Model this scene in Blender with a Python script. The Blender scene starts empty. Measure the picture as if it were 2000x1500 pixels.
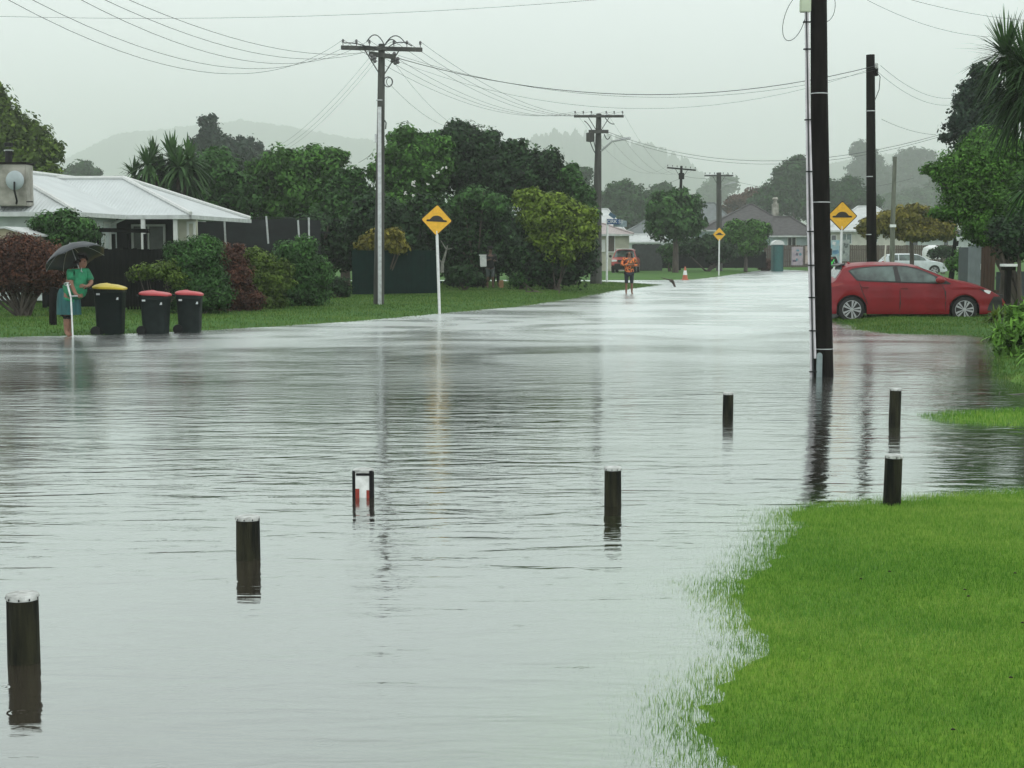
import bpy, math, random
import numpy as np
from mathutils import Vector, Matrix, Euler
random.seed(7)
S = bpy.context.scene
COL = S.collection
R = math.radians
# ------------------------------------------------------------------ camera
CAMZ = 1.7
PITCH = math.atan(260/3000)
cam_d = bpy.data.cameras.new('camera'); cam = bpy.data.objects.new('camera', cam_d); COL.objects.link(cam)
cam.location = (0, 0, CAMZ); cam.rotation_euler = (math.pi/2-PITCH, 0, 0)
cam_d.sensor_width = 36; cam_d.lens = 54; cam_d.clip_end = 6000; cam_d.clip_start = .05
S.camera = cam
_rot = Euler((math.pi/2-PITCH, 0, 0)).to_matrix()
def ray(px, py): return _rot @ Vector(((px-1000)/3000, -(py-750)/3000, -1))
def G(px, py, z=0.0):
    d = ray(px, py); t = (z-CAMZ)/d.z
    return Vector((d.x*t, d.y*t, z))
def W(px, py, Y):
    d = ray(px, py); t = Y/d.y
    return Vector((d.x*t, Y, CAMZ+d.z*t))
# ------------------------------------------------------------------ terrain height
def gp(lst): return [(G(a, b).x, G(a, b).y) for a, b in lst]
P_near = gp([(1470,1530),(1455,1440),(1440,1390),(1510,1335),(1535,1285),(1530,1225),(1490,1180),(1475,1150),(1535,1100),(1575,1045),(1600,1005),(1670,992),(1750,986),(1900,975),(2020,966)]) + [(14,10.9),(14,-3),(-.6,-3),(.2,1.5)]
P_spit = gp([(1852,814),(1900,806),(2010,802)]) + [(14,16.4),(14,15.2)] + gp([(2010,826),(1950,825),(1885,821)])
P_right = gp([(1628,624),(1680,643),(1740,651),(1900,655),(1945,665),(1950,700),(1975,735),(2010,760)]) + [(20,18),(70,50),(90,160)] + [(24.6,160),(24.6,139)] + gp([(1602,530),(1620,545),(1615,580),(1618,610)])
P_left = [(-60,30.0)] + gp([(0,659),(150,655),(260,652),(400,645),(560,636),(700,627),(860,612),(1000,600),(1100,586),(1200,568),(1288,556.5),(1200,553),(1080,552)]) + [(-60,81)]
P_left2 = [(-60,89.5)] + gp([(1080,547),(1240,547.5),(1350,546.5),(1400,541),(1430,536.5),(1480,529),(1510,527)]) + [(23.8,139),(90,139),(600,139),(1200,1600),(-1200,1600),(-600,139)]
PAVED = []
def sdist(x, y, poly):
    x = np.asarray(x, float); y = np.asarray(y, float)
    d2 = np.full(x.shape, 1e18); ins = np.zeros(x.shape, bool)
    n = len(poly)
    for i in range(n):
        x0, y0 = poly[i]; x1, y1 = poly[(i+1) % n]
        ex, ey = x1-x0, y1-y0; L = ex*ex+ey*ey+1e-12
        t = np.clip(((x-x0)*ex+(y-y0)*ey)/L, 0, 1)
        d2 = np.minimum(d2, (x-x0-t*ex)**2+(y-y0-t*ey)**2)
        c = ((y0 > y) != (y1 > y))
        with np.errstate(divide='ignore', invalid='ignore'):
            xi = (x1-x0)*(y-y0)/((y1-y0) if y1 != y0 else 1e-12)+x0
        ins ^= c & (x < xi)
    return np.where(ins, 1, -1)*np.sqrt(d2)
_rs = np.random.RandomState(3)
_wv = [(_rs.uniform(-1, 1, 2), _rs.uniform(0, 6.28)) for _ in range(14)]
def wob(x, y, f):
    s = 0
    for k, (d, p) in enumerate(_wv):
        s = s+np.sin((x*d[0]+y*d[1])*f*(1+.35*k)+p+1.3*np.sin((x*d[1]-y*d[0])*f*.6*(1+.2*k)+p*2))/(1+.25*k)
    return s/5
def height(x, y):
    x = np.asarray(x, float); y = np.asarray(y, float)
    def land(p, sl, cap, so, dep):
        s = sdist(x, y, p)
        return np.where(s > 0, np.minimum(s*sl, cap), np.maximum(s*so, -dep))
    s_ = sdist(x, y, P_near)
    h = np.where(s_ > 0, np.minimum(s_*.035*np.clip(.5+s_/.7, 0, 1), .22), np.maximum(s_*.05*np.clip(.45-s_/.7, 0, 1), -.22))
    h = h+np.where(y < 16, .003*np.clip(1-np.abs(h)*6, 0, 1)+ (wob(x, y, 7)*.003+wob(x+3, y, 19)*.0025+wob(x, y+7, 47)*.002)*np.clip(1-np.abs(h)*9, 0, 1), 0)
    h = np.maximum(h, land(P_spit, .05, .05, .06, .22))
    h = np.maximum(h, land(P_right, .08, .10, .1, .22))
    h = np.maximum(h, land(P_left, .06, .11, .12, .22))
    h = np.maximum(h, land(P_left2, .06, .13, .12, .22))
    h = h+np.where((y > 16) & (y < 90), (wob(x, y, 2.2)+wob(x, y+4, 6))*.011*np.clip(1-np.abs(h)*11, 0, 1), 0)
    h = h+np.clip((y-139)*.012, 0, 2.5)+wob(x, y, 2.6)*np.where(y < 20, .0035, .003)
    return h
def hz(x, y): return float(height(np.array([x]), np.array([y]))[0])
# ------------------------------------------------------------------ materials
def newmat(name):
    m = bpy.data.materials.new(name); m.use_nodes = True
    nt = m.node_tree; nt.nodes.clear()
    return m, nt, nt.nodes, nt.links
def c4(c): return (c[0], c[1], c[2], 1)
def mat(name, col, rough=.6, var=.25, scale=6, metal=0, bump=0, bscale=40, spec=.5, coat=0, stretch=(1,1,1), col2=None, wavex=None):
    m, nt, N, L = newmat(name)
    out = N.new('ShaderNodeOutputMaterial'); b = N.new('ShaderNodeBsdfPrincipled')
    L.new(b.outputs[0], out.inputs[0])
    b.inputs['Roughness'].default_value = rough; b.inputs['Metallic'].default_value = metal
    b.inputs['Specular IOR Level'].default_value = spec; b.inputs['Coat Weight'].default_value = coat
    b.inputs['Coat Roughness'].default_value = .05
    tc = N.new('ShaderNodeTexCoord'); mp = N.new('ShaderNodeMapping'); mp.inputs['Scale'].default_value = stretch
    L.new(tc.outputs['Object'], mp.inputs[0])
    if var > 0 or col2:
        nz = N.new('ShaderNodeTexNoise'); nz.inputs['Scale'].default_value = scale; nz.inputs['Detail'].default_value = 5
        L.new(mp.outputs[0], nz.inputs['Vector'])
        rp = N.new('ShaderNodeValToRGB'); L.new(nz.outputs['Fac'], rp.inputs[0])
        a = col2 or tuple(c*(1-var) for c in col); z = col if col2 else tuple(min(1, c*(1+var)) for c in col)
        rp.color_ramp.elements[0].position = .35; rp.color_ramp.elements[1].position = .65
        rp.color_ramp.elements[0].color = c4(a); rp.color_ramp.elements[1].color = c4(z)
        L.new(rp.outputs[0], b.inputs['Base Color'])
    else: b.inputs['Base Color'].default_value = c4(col)
    h = None
    if bump:
        n2 = N.new('ShaderNodeTexNoise'); n2.inputs['Scale'].default_value = bscale; n2.inputs['Detail'].default_value = 4
        L.new(mp.outputs[0], n2.inputs['Vector']); h = n2.outputs['Fac']
    if wavex:
        w = N.new('ShaderNodeTexWave'); w.inputs['Scale'].default_value = wavex[0]; w.bands_direction = wavex[1]
        L.new(tc.outputs['Object'], w.inputs['Vector']); h = w.outputs['Fac']; bump = wavex[2]
    if h:
        bp = N.new('ShaderNodeBump'); bp.inputs['Strength'].default_value = min(1, bump); bp.inputs['Distance'].default_value = .02
        L.new(h, bp.inputs['Height']); L.new(bp.outputs[0], b.inputs['Normal'])
    return m
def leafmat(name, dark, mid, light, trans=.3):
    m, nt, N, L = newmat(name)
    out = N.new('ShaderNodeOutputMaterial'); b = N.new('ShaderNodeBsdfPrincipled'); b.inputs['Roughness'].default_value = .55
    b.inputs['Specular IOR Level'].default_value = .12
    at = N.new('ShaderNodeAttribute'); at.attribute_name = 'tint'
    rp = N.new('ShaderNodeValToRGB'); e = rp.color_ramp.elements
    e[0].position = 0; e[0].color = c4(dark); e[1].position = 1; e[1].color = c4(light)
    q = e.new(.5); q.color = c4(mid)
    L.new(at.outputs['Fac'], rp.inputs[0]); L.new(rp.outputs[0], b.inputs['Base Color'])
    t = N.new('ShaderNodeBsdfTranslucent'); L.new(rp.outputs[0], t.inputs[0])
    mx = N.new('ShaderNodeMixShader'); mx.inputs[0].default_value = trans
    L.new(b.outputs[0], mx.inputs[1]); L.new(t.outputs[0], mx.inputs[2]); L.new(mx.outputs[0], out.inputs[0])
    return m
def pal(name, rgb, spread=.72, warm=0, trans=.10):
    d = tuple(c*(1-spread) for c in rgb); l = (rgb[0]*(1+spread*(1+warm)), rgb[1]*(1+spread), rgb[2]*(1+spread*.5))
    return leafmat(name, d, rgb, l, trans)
# ------------------------------------------------------------------ mesh builder
WL = {}
class MB:
    def __init__(s): s.v = []; s.f = []
    def add(s, vs, fs):
        o = len(s.v); s.v += [tuple(v) for v in vs]; s.f += [tuple(i+o for i in f) for f in fs]; return s
    def box(s, c, d, rot=None, bev=0):
        c = Vector(c); x, y, z = d[0]/2, d[1]/2, d[2]/2
        vs = [Vector((a*x, b*y, e*z)) for e in (-1, 1) for a, b in ((-1,-1),(1,-1),(1,1),(-1,1))]
        if rot is not None: vs = [rot @ v for v in vs]
        return s.add([v+c for v in vs], [(3,2,1,0),(4,5,6,7),(0,1,5,4),(1,2,6,5),(2,3,7,6),(3,0,4,7)])
    def tube(s, pts, rad, n=8, cap=True, flat=1.0):
        pts = [Vector(p) for p in pts]
        if not isinstance(rad, (list, tuple)): rad = [rad]*len(pts)
        vs = []; fs = []; up = None
        for i, p in enumerate(pts):
            t = (pts[min(i+1, len(pts)-1)]-pts[max(i-1, 0)])
            t = t.normalized() if t.length > 1e-9 else Vector((0,0,1))
            if up is None: up = Vector((1,0,0)) if abs(t.x) < .8 else Vector((0,1,0))
            a = (up-t*up.dot(t)).normalized(); b = t.cross(a); up = a
            for k in range(n):
                an = 2*math.pi*k/n
                vs.append(p+a*math.cos(an)*rad[i]+b*math.sin(an)*rad[i]*flat)
        for i in range(len(pts)-1):
            for k in range(n):
                fs.append((i*n+k, i*n+(k+1) % n, (i+1)*n+(k+1) % n, (i+1)*n+k))
        if cap:
            fs.append(tuple(range(n-1, -1, -1))); fs.append(tuple((len(pts)-1)*n+k for k in range(n)))
        return s.add(vs, fs)
    def lathe(s, prof, c=(0,0,0), n=20, mtx=None, sx=1, sy=1):
        c = Vector(c); vs = []; fs = []
        for r, z in prof:
            for k in range(n):
                an = 2*math.pi*k/n; v = Vector((r*math.cos(an)*sx, r*math.sin(an)*sy, z))
                if mtx is not None: v = mtx @ v
                vs.append(v+c)
        for i in range(len(prof)-1):
            for k in range(n): fs.append((i*n+k, i*n+(k+1) % n, (i+1)*n+(k+1) % n, (i+1)*n+k))
        fs.append(tuple(range(n-1, -1, -1))); fs.append(tuple((len(prof)-1)*n+k for k in range(n)))
        return s.add(vs, fs)
    def slab(s, poly, t):           # polygon extruded by vector t
        t = Vector(t); p = [Vector(q) for q in poly]; n = len(p)
        return s.add(p+[q+t for q in p], [tuple(range(n)), tuple(range(2*n-1, n-1, -1))]+[(i, i+n, (i+1) % n+n, (i+1) % n) for i in range(n)])
    def ball(s, c, r, n=10, sx=1, sy=1, sz=1):
        prof = [(max(.001, r*math.sin(math.pi*i/n)), -r*math.cos(math.pi*i/n)*sz) for i in range(n+1)]
        return s.lathe(prof, c, n+4, sx=sx, sy=sy)
    def build(s, name, m, parent=None, smooth=False, bevel=0):
        me = bpy.data.meshes.new(name)
        off = WL.get(parent, Vector((0,0,0))) if parent else Vector((0,0,0))
        me.from_pydata([(v[0]-off.x, v[1]-off.y, v[2]-off.z) for v in s.v], [], s.f)
        me.materials.append(m)
        import bmesh
        bm = bmesh.new(); bm.from_mesh(me); bmesh.ops.recalc_face_normals(bm, faces=bm.faces)
        if bevel: bmesh.ops.bevel(bm, geom=[e for e in bm.edges if len(e.link_faces) == 2 and e.calc_face_angle(0) > .6], offset=bevel, segments=2, affect='EDGES', clamp_overlap=True)
        bm.to_mesh(me); bm.free()
        if smooth:
            me.shade_smooth()
            try: me.set_sharp_from_angle(angle=R(40))
            except Exception: pass
        o = bpy.data.objects.new(name, me); COL.objects.link(o)
        if parent: o.parent = parent; WL[o] = off
        return o
def raw(name, V, F, m, parent=None, tint=None, off=None, smooth=False):
    """quads/tris by numpy"""
    me = bpy.data.meshes.new(name); V = np.asarray(V, np.float32)
    o_ = WL.get(parent) if parent else None
    if o_ is not None: V = V-np.array(o_, np.float32)
    F = np.asarray(F, np.int32); k = F.shape[1]
    me.vertices.add(len(V)); me.vertices.foreach_set('co', V.ravel())
    me.loops.add(F.size); me.loops.foreach_set('vertex_index', F.ravel())
    me.polygons.add(len(F)); me.polygons.foreach_set('loop_start', np.arange(0, F.size, k, dtype=np.int32))
    me.update(calc_edges=True)
    if tint is not None:
        a = me.attributes.new('tint', 'FLOAT', 'FACE' if len(tint) == len(F) else 'POINT'); a.data.foreach_set('value', np.asarray(tint, np.float32))
    if smooth: me.polygons.foreach_set('use_smooth', np.ones(len(F), bool))
    me.materials.append(m)
    o = bpy.data.objects.new(name, me); COL.objects.link(o)
    if parent: o.parent = parent; WL[o] = WL.get(parent, Vector((0,0,0)))
    return o
def tag(o, label=None, cat=None, group=None, kind=None):
    if label: o['label'] = label
    if cat: o['category'] = cat
    if group: o['group'] = group
    if kind: o['kind'] = kind
    return o
def thing(name, label, cat, loc, group=None, rotz=0, local=False):
    o = bpy.data.objects.new(name, None); COL.objects.link(o); o.location = loc; o.rotation_euler = (0,0,rotz)
    o.empty_display_size = .2
    WL[o] = Vector((0,0,0)) if local else Vector(loc)
    return tag(o, label, cat, group)
def copy_tree(o, parent=None):
    c = o.copy(); COL.objects.link(c); c.parent = parent
    for ch in list(o.children): copy_tree(ch, c)
    return c
# ------------------------------------------------------------------ foliage
def leaf_quads(P, Nrm, size, rs, aspect=.55):
    n = len(P)
    Nrm = Nrm/np.linalg.norm(Nrm, axis=1, keepdims=True)
    a = np.cross(Nrm, rs.normal(size=(n,3))); a /= np.linalg.norm(a, axis=1, keepdims=True)+1e-9
    b = np.cross(Nrm, a); s = size[:,None]
    V = np.stack([P-a*s, P+b*s*aspect, P+a*s, P-b*s*aspect], 1).reshape(-1, 3)
    return V, np.arange(4*n).reshape(-1, 4)
def crown(name, lobes, m, parent, leaf=.1, dens=2.6, seed=1, clump=.4, fill=.35, loose=1.0, aspect=.55, up=.55, droop=0, tintbase=0, cut=0):
    rs = np.random.RandomState(seed); PP = []; NN = []; TT = []; SS = []; leaf *= .78; ex = []
    for (c, rx, ry, rz) in lobes:
        if min(rx, rz) < .35: continue
        for _ in range(4):
            a = rs.uniform(0, 6.283); e = rs.uniform(-.15, 1.2); f = rs.uniform(.3, .55)
            ex.append((Vector((c[0]+rx*.92*math.cos(a)*math.cos(e), c[1]+ry*.8*math.sin(a)*math.cos(e), c[2]+rz*.9*math.sin(e))), rx*f, ry*f, rz*f*.9))
    lobes = list(lobes)+ex
    for (c, rx, ry, rz) in lobes:
        c = np.array(c); area = 4*math.pi*((rx*ry)**1.6+(rx*rz)**1.6+(ry*rz)**1.6)**(1/1.6)/3**(1/1.6)
        n = int(area*dens/(leaf*leaf*1.1)); n = min(n, 70000)
        rc = clump*min(rx, ry, rz)**.5*(1 if min(rx,ry,rz) > .6 else .8)
        rc *= .85; K = max(6, int(area/(rc*rc*1.4)))
        d = rs.normal(size=(K,3)); d /= np.linalg.norm(d, axis=1, keepdims=True)
        rad = rs.uniform(.6, 1.13, K)
        C = c+d*np.array([rx,ry,rz])*rad[:,None]
        if cut: C[:,2] = np.maximum(C[:,2], c[2]-rz*cut)
        ct = rs.uniform(0, 1, K)*.75+.2*(d[:,2]+.1)  # upward clumps get lighter leaf colour, imitating light on the crown top
        w = rs.uniform(.5, 1.6, K); w /= w.sum()
        n1 = int(n*(1-fill)); idx = rs.choice(K, n1, p=w)
        g = rs.normal(size=(n1,3)); g /= np.linalg.norm(g, axis=1, keepdims=True)
        rr = rc*rs.uniform(.6, 1.15, n1)**.6*loose*(.75+.5*w[idx]/w.max())
        P = C[idx]+g*rr[:,None]*np.array([1,1,.75])
        if droop: P[:,2] -= droop*rs.uniform(0,1,n1)**2*rc*2
        PP.append(P); NN.append(g+d[idx]*.35+np.array([0,0,up*.6])+rs.normal(size=(n1,3))*.28)
        TT.append(np.clip(ct[idx]+rs.uniform(-.22,.22,n1)+tintbase, 0, 1)); SS.append(leaf*rs.uniform(.6,1.35,n1))
        n2 = int(n*fill*.6); g = rs.normal(size=(n2,3)); g /= np.linalg.norm(g, axis=1, keepdims=True)
        P = c+g*np.array([rx,ry,rz])*(rs.uniform(.1,.82,n2)**.5)[:,None]
        PP.append(P); NN.append(g+rs.normal(size=(n2,3))*.5); TT.append(rs.uniform(0,.6,n2)); SS.append(leaf*rs.uniform(1.2,2.4,n2))  # inner leaves keep to darker tints: crown interior shade put into colour
    P = np.concatenate(PP); V, F = leaf_quads(P, np.concatenate(NN), np.concatenate(SS), rs, aspect)
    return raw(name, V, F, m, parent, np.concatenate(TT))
BARK = mat('bark', (.07,.055,.045), .8, .4, 8, bump=.6, bscale=18, stretch=(1,1,.25))
def plobes(lst, Y):
    out = []
    for q in lst:
        px, py, rx, rz = q[:4]; dy = q[4] if len(q) > 4 else 0
        k = (Y+dy)/3000; out.append((W(px, py, Y+dy), rx*k, rx*k*.9, rz*k))
    return out
def tree(name, label, cat, Y, lobes, m, base=None, leaf=.12, trunk=.15, seed=1, group=None, limbs=True, stems=1, **kw):
    lb = plobes(lobes, Y)
    if base is None: base = sum(q[0] for q in lobes)/len(lobes)
    bx = (base-1000)/3000*Y; bz = hz(bx, Y)-.05
    t = thing(name, label, cat, (bx, Y, bz), group)
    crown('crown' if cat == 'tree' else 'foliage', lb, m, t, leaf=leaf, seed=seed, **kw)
    rs = random.Random(seed); mb = MB()
    lo = min(l[0].z-l[3]*.3 for l in lb); lo = max(lo, bz+.2)
    cx = sum(l[0].x for l in lb)/len(lb)
    top = Vector((bx+(cx-bx)*.5, Y, lo))
    if stems == 1:
        mb.tube([(bx,Y,bz),(bx+.02,Y,bz+(lo-bz)*.5),top], [trunk*1.25,trunk,trunk*.85], 9)
        if limbs:
            for l in lb:
                e = l[0]+Vector((0,0,l[3]*.5)); mid = (top+e)/2+Vector((rs.uniform(-.15,.15),rs.uniform(-.2,.2),.1))
                mb.tube([top-Vector((0,0,.1)), mid, e], [trunk*.6,trunk*.4,trunk*.12], 6)
                for _ in range(4):
                    q = l[0]+Vector((rs.uniform(-1,1)*l[1],rs.uniform(-1,1)*l[2],rs.uniform(-.4,.9)*l[3]))*.75
                    mb.tube([mid, (mid+q)/2+Vector((0,0,.08)), q], [trunk*.3,trunk*.2,trunk*.06], 5)
    else:
        for i in range(stems):
            l = rs.choice(lb); q = l[0]+Vector((rs.uniform(-.9,.9)*l[1], rs.uniform(-.8,.8)*l[2], rs.uniform(-.2,.7)*l[3]))
            s0 = Vector((bx+rs.uniform(-.12,.12), Y+rs.uniform(-.1,.1), bz))
            mb.tube([s0, s0.lerp(q,.45)+Vector((0,0,-.05)), q], [trunk,trunk*.7,trunk*.25], 5)
    mb.build('trunk' if stems == 1 else 'stems', BARK, t, smooth=True)
    return t
def straps(name, heads, m, parent, n=110, L=.9, w=.05, seed=1, droop=.5, spread=1.0, low=-.5):
    """sword leaved rosettes"""
    rs = np.random.RandomState(seed); V = []; F = []; T = []
    for (c, sc) in heads:
        c = np.array(c); hb = rs.uniform(-.15,.15)
        for i in range(n):
            el = rs.uniform(low, 1.45); az = rs.uniform(0, 6.283); ln = L*sc*rs.uniform(.7,1.1)
            d = np.array([math.cos(az)*math.cos(el), math.sin(az)*math.cos(el), math.sin(el)])
            side = np.cross(d, [0,0,1]); side /= np.linalg.norm(side)+1e-6
            dr = droop*ln*(math.cos(el))**1*rs.uniform(.3,1.2); o = len(V); ww = w*sc*rs.uniform(.7,1.2)
            for k, t in enumerate((0.05,.35,.7,1)):
                p = c+d*ln*t-np.array([0,0,dr*t*t]); h = side*ww*(.5,1,.75,.05)[k]*.5
                V += [p-h, p+h]
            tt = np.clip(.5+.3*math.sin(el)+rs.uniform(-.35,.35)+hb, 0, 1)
            for k in range(3): F.append((o+2*k,o+2*k+1,o+2*k+3,o+2*k+2)); T.append(tt)
    return raw(name, np.array(V), F, m, parent, T)
# ------------------------------------------------------------------ render + world
S.render.engine = 'CYCLES'
S.view_settings.view_transform = 'Standard'; S.view_settings.look = 'None'; S.view_settings.gamma = 1
S.view_settings.exposure = 0.0
try: S.view_settings.use_curve_mapping = False
except Exception: pass
S.cycles.volume_bounces = 4; S.cycles.max_bounces = 8; S.cycles.transparent_max_bounces = 12; S.cycles.diffuse_bounces = 2
w = bpy.data.worlds.new('World'); S.world = w; w.use_nodes = True
nt = w.node_tree; nt.nodes.clear(); N = nt.nodes; L = nt.links
SUN_EL, SUN_AZ = R(62), R(150)
sky = N.new('ShaderNodeTexSky'); sky.sky_type = 'NISHITA'; sky.sun_disc = False; sky.sun_elevation = SUN_EL; sky.sun_rotation = SUN_AZ
b1 = N.new('ShaderNodeBackground'); b1.inputs[1].default_value = .05; L.new(sky.outputs[0], b1.inputs[0])
tc = N.new('ShaderNodeTexCoord'); sp = N.new('ShaderNodeSeparateXYZ'); L.new(tc.outputs['Generated'], sp.inputs[0])
rp = N.new('ShaderNodeValToRGB'); L.new(sp.outputs['Z'], rp.inputs[0])
rp.color_ramp.elements[0].position = 0; rp.color_ramp.elements[0].color = (1.31,1.41,1.395,1); _e = rp.color_ramp.elements.new(.16); _e.color = (1.09,1.17,1.16,1)
rp.color_ramp.elements[1].position = 1; rp.color_ramp.elements[1].color = (1.0,1.06,1.05,1)
b2 = N.new('ShaderNodeBackground'); b2.inputs[1].default_value = 1.0; L.new(rp.outputs[0], b2.inputs[0])
mx = N.new('ShaderNodeMixShader'); mx.inputs[0].default_value = .9; L.new(b1.outputs[0], mx.inputs[1]); L.new(b2.outputs[0], mx.inputs[2])
out = N.new('ShaderNodeOutputWorld'); L.new(mx.outputs[0], out.inputs[0])
sd = bpy.data.lights.new('sun', 'SUN'); sd.energy = .7; sd.angle = R(25); sd.color = (1,.97,.92)
so = bpy.data.objects.new('sun', sd); COL.objects.link(so)
so.rotation_euler = (math.pi/2-SUN_EL, 0, math.pi-SUN_AZ); so.location = (0,0,60)
# ------------------------------------------------------------------ haze
def haze():
    m, nt, N, L = newmat('haze_air')
    out = N.new('ShaderNodeOutputMaterial'); v = N.new('ShaderNodeVolumePrincipled')
    v.inputs['Color'].default_value = (.975,.99,.985,1); v.inputs['Density'].default_value = HAZE_D; v.inputs['Anisotropy'].default_value = HAZE_G
    L.new(v.outputs[0], out.inputs['Volume'])
    o = MB().box((0, 2050, 169), (7000, 4300, 342)).build('haze', m)
    tag(o, 'pale grey rain haze filling the air over the flooded street', 'haze', kind='stuff')
HAZE_D = .00062; HAZE_G = .6
haze()
# ------------------------------------------------------------------ ground and water sheets
def fan(rows, cols, y0, y1, umax):
    Ys = np.exp(np.linspace(math.log(y0), math.log(y1), rows)); U = np.linspace(-umax, umax, cols)
    Yg, Ug = np.meshgrid(Ys, U, indexing='ij')
    return (Ug*(Yg+2)), Yg
def gridfaces(r, c):
    i = np.arange((r-1)*c).reshape(r-1, c)[:, :-1].ravel()
    return np.stack([i, i+1, i+c+1, i+c], 1)
def groundmat():
    m, nt, N, L = newmat('ground_grass')
    out = N.new('ShaderNodeOutputMaterial'); b = N.new('ShaderNodeBsdfPrincipled'); b.inputs['Roughness'].default_value = .8
    b.inputs['Specular IOR Level'].default_value = .2
    geo = N.new('ShaderNodeNewGeometry'); sp = N.new('ShaderNodeSeparateXYZ'); L.new(geo.outputs['Position'], sp.inputs[0])
    n1 = N.new('ShaderNodeTexNoise'); n1.inputs['Scale'].default_value = .9; n1.inputs['Detail'].default_value = 6; L.new(geo.outputs['Position'], n1.inputs['Vector'])
    n2 = N.new('ShaderNodeTexNoise'); n2.inputs['Scale'].default_value = 30; n2.inputs['Detail'].default_value = 4; L.new(geo.outputs['Position'], n2.inputs['Vector'])
    r1 = N.new('ShaderNodeValToRGB'); L.new(n1.outputs['Fac'], r1.inputs[0])
    r1.color_ramp.elements[0].position = .35; r1.color_ramp.elements[0].color = (.09,.22,.016,1)
    r1.color_ramp.elements[1].position = .68; r1.color_ramp.elements[1].color = (.17,.31,.02,1)
    mx = N.new('ShaderNodeMix'); mx.data_type = 'RGBA'; mx.blend_type = 'MULTIPLY'; mx.inputs[0].default_value = .6
    r2 = N.new('ShaderNodeValToRGB'); L.new(n2.outputs['Fac'], r2.inputs[0]); r2.color_ramp.elements[0].color = (.4,.4,.4,1); r2.color_ramp.elements[0].position = .3; r2.color_ramp.elements[1].position = .65
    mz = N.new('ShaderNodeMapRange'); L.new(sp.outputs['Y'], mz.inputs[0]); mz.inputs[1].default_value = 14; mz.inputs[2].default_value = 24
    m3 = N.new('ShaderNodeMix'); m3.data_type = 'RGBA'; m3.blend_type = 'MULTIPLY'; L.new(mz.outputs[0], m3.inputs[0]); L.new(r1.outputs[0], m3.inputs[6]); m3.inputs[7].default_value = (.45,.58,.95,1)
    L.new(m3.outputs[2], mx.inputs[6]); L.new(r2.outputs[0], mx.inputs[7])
    mr = N.new('ShaderNodeMapRange'); mr.inputs[1].default_value = -.12; mr.inputs[2].default_value = -.03; L.new(sp.outputs['Z'], mr.inputs[0])
    m2 = N.new('ShaderNodeMix'); m2.data_type = 'RGBA'; L.new(mr.outputs[0], m2.inputs[0]); m2.inputs[6].default_value = (.045,.045,.04,1); L.new(mx.outputs[2], m2.inputs[7])
    L.new(m2.outputs[2], b.inputs['Base Color']); L.new(b.outputs[0], out.inputs[0])
    return m
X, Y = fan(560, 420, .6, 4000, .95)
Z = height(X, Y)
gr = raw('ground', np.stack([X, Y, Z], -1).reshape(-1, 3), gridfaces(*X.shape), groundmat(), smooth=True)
tag(gr, 'green grass ground around and under the flooded street', 'ground', kind='structure')
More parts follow.
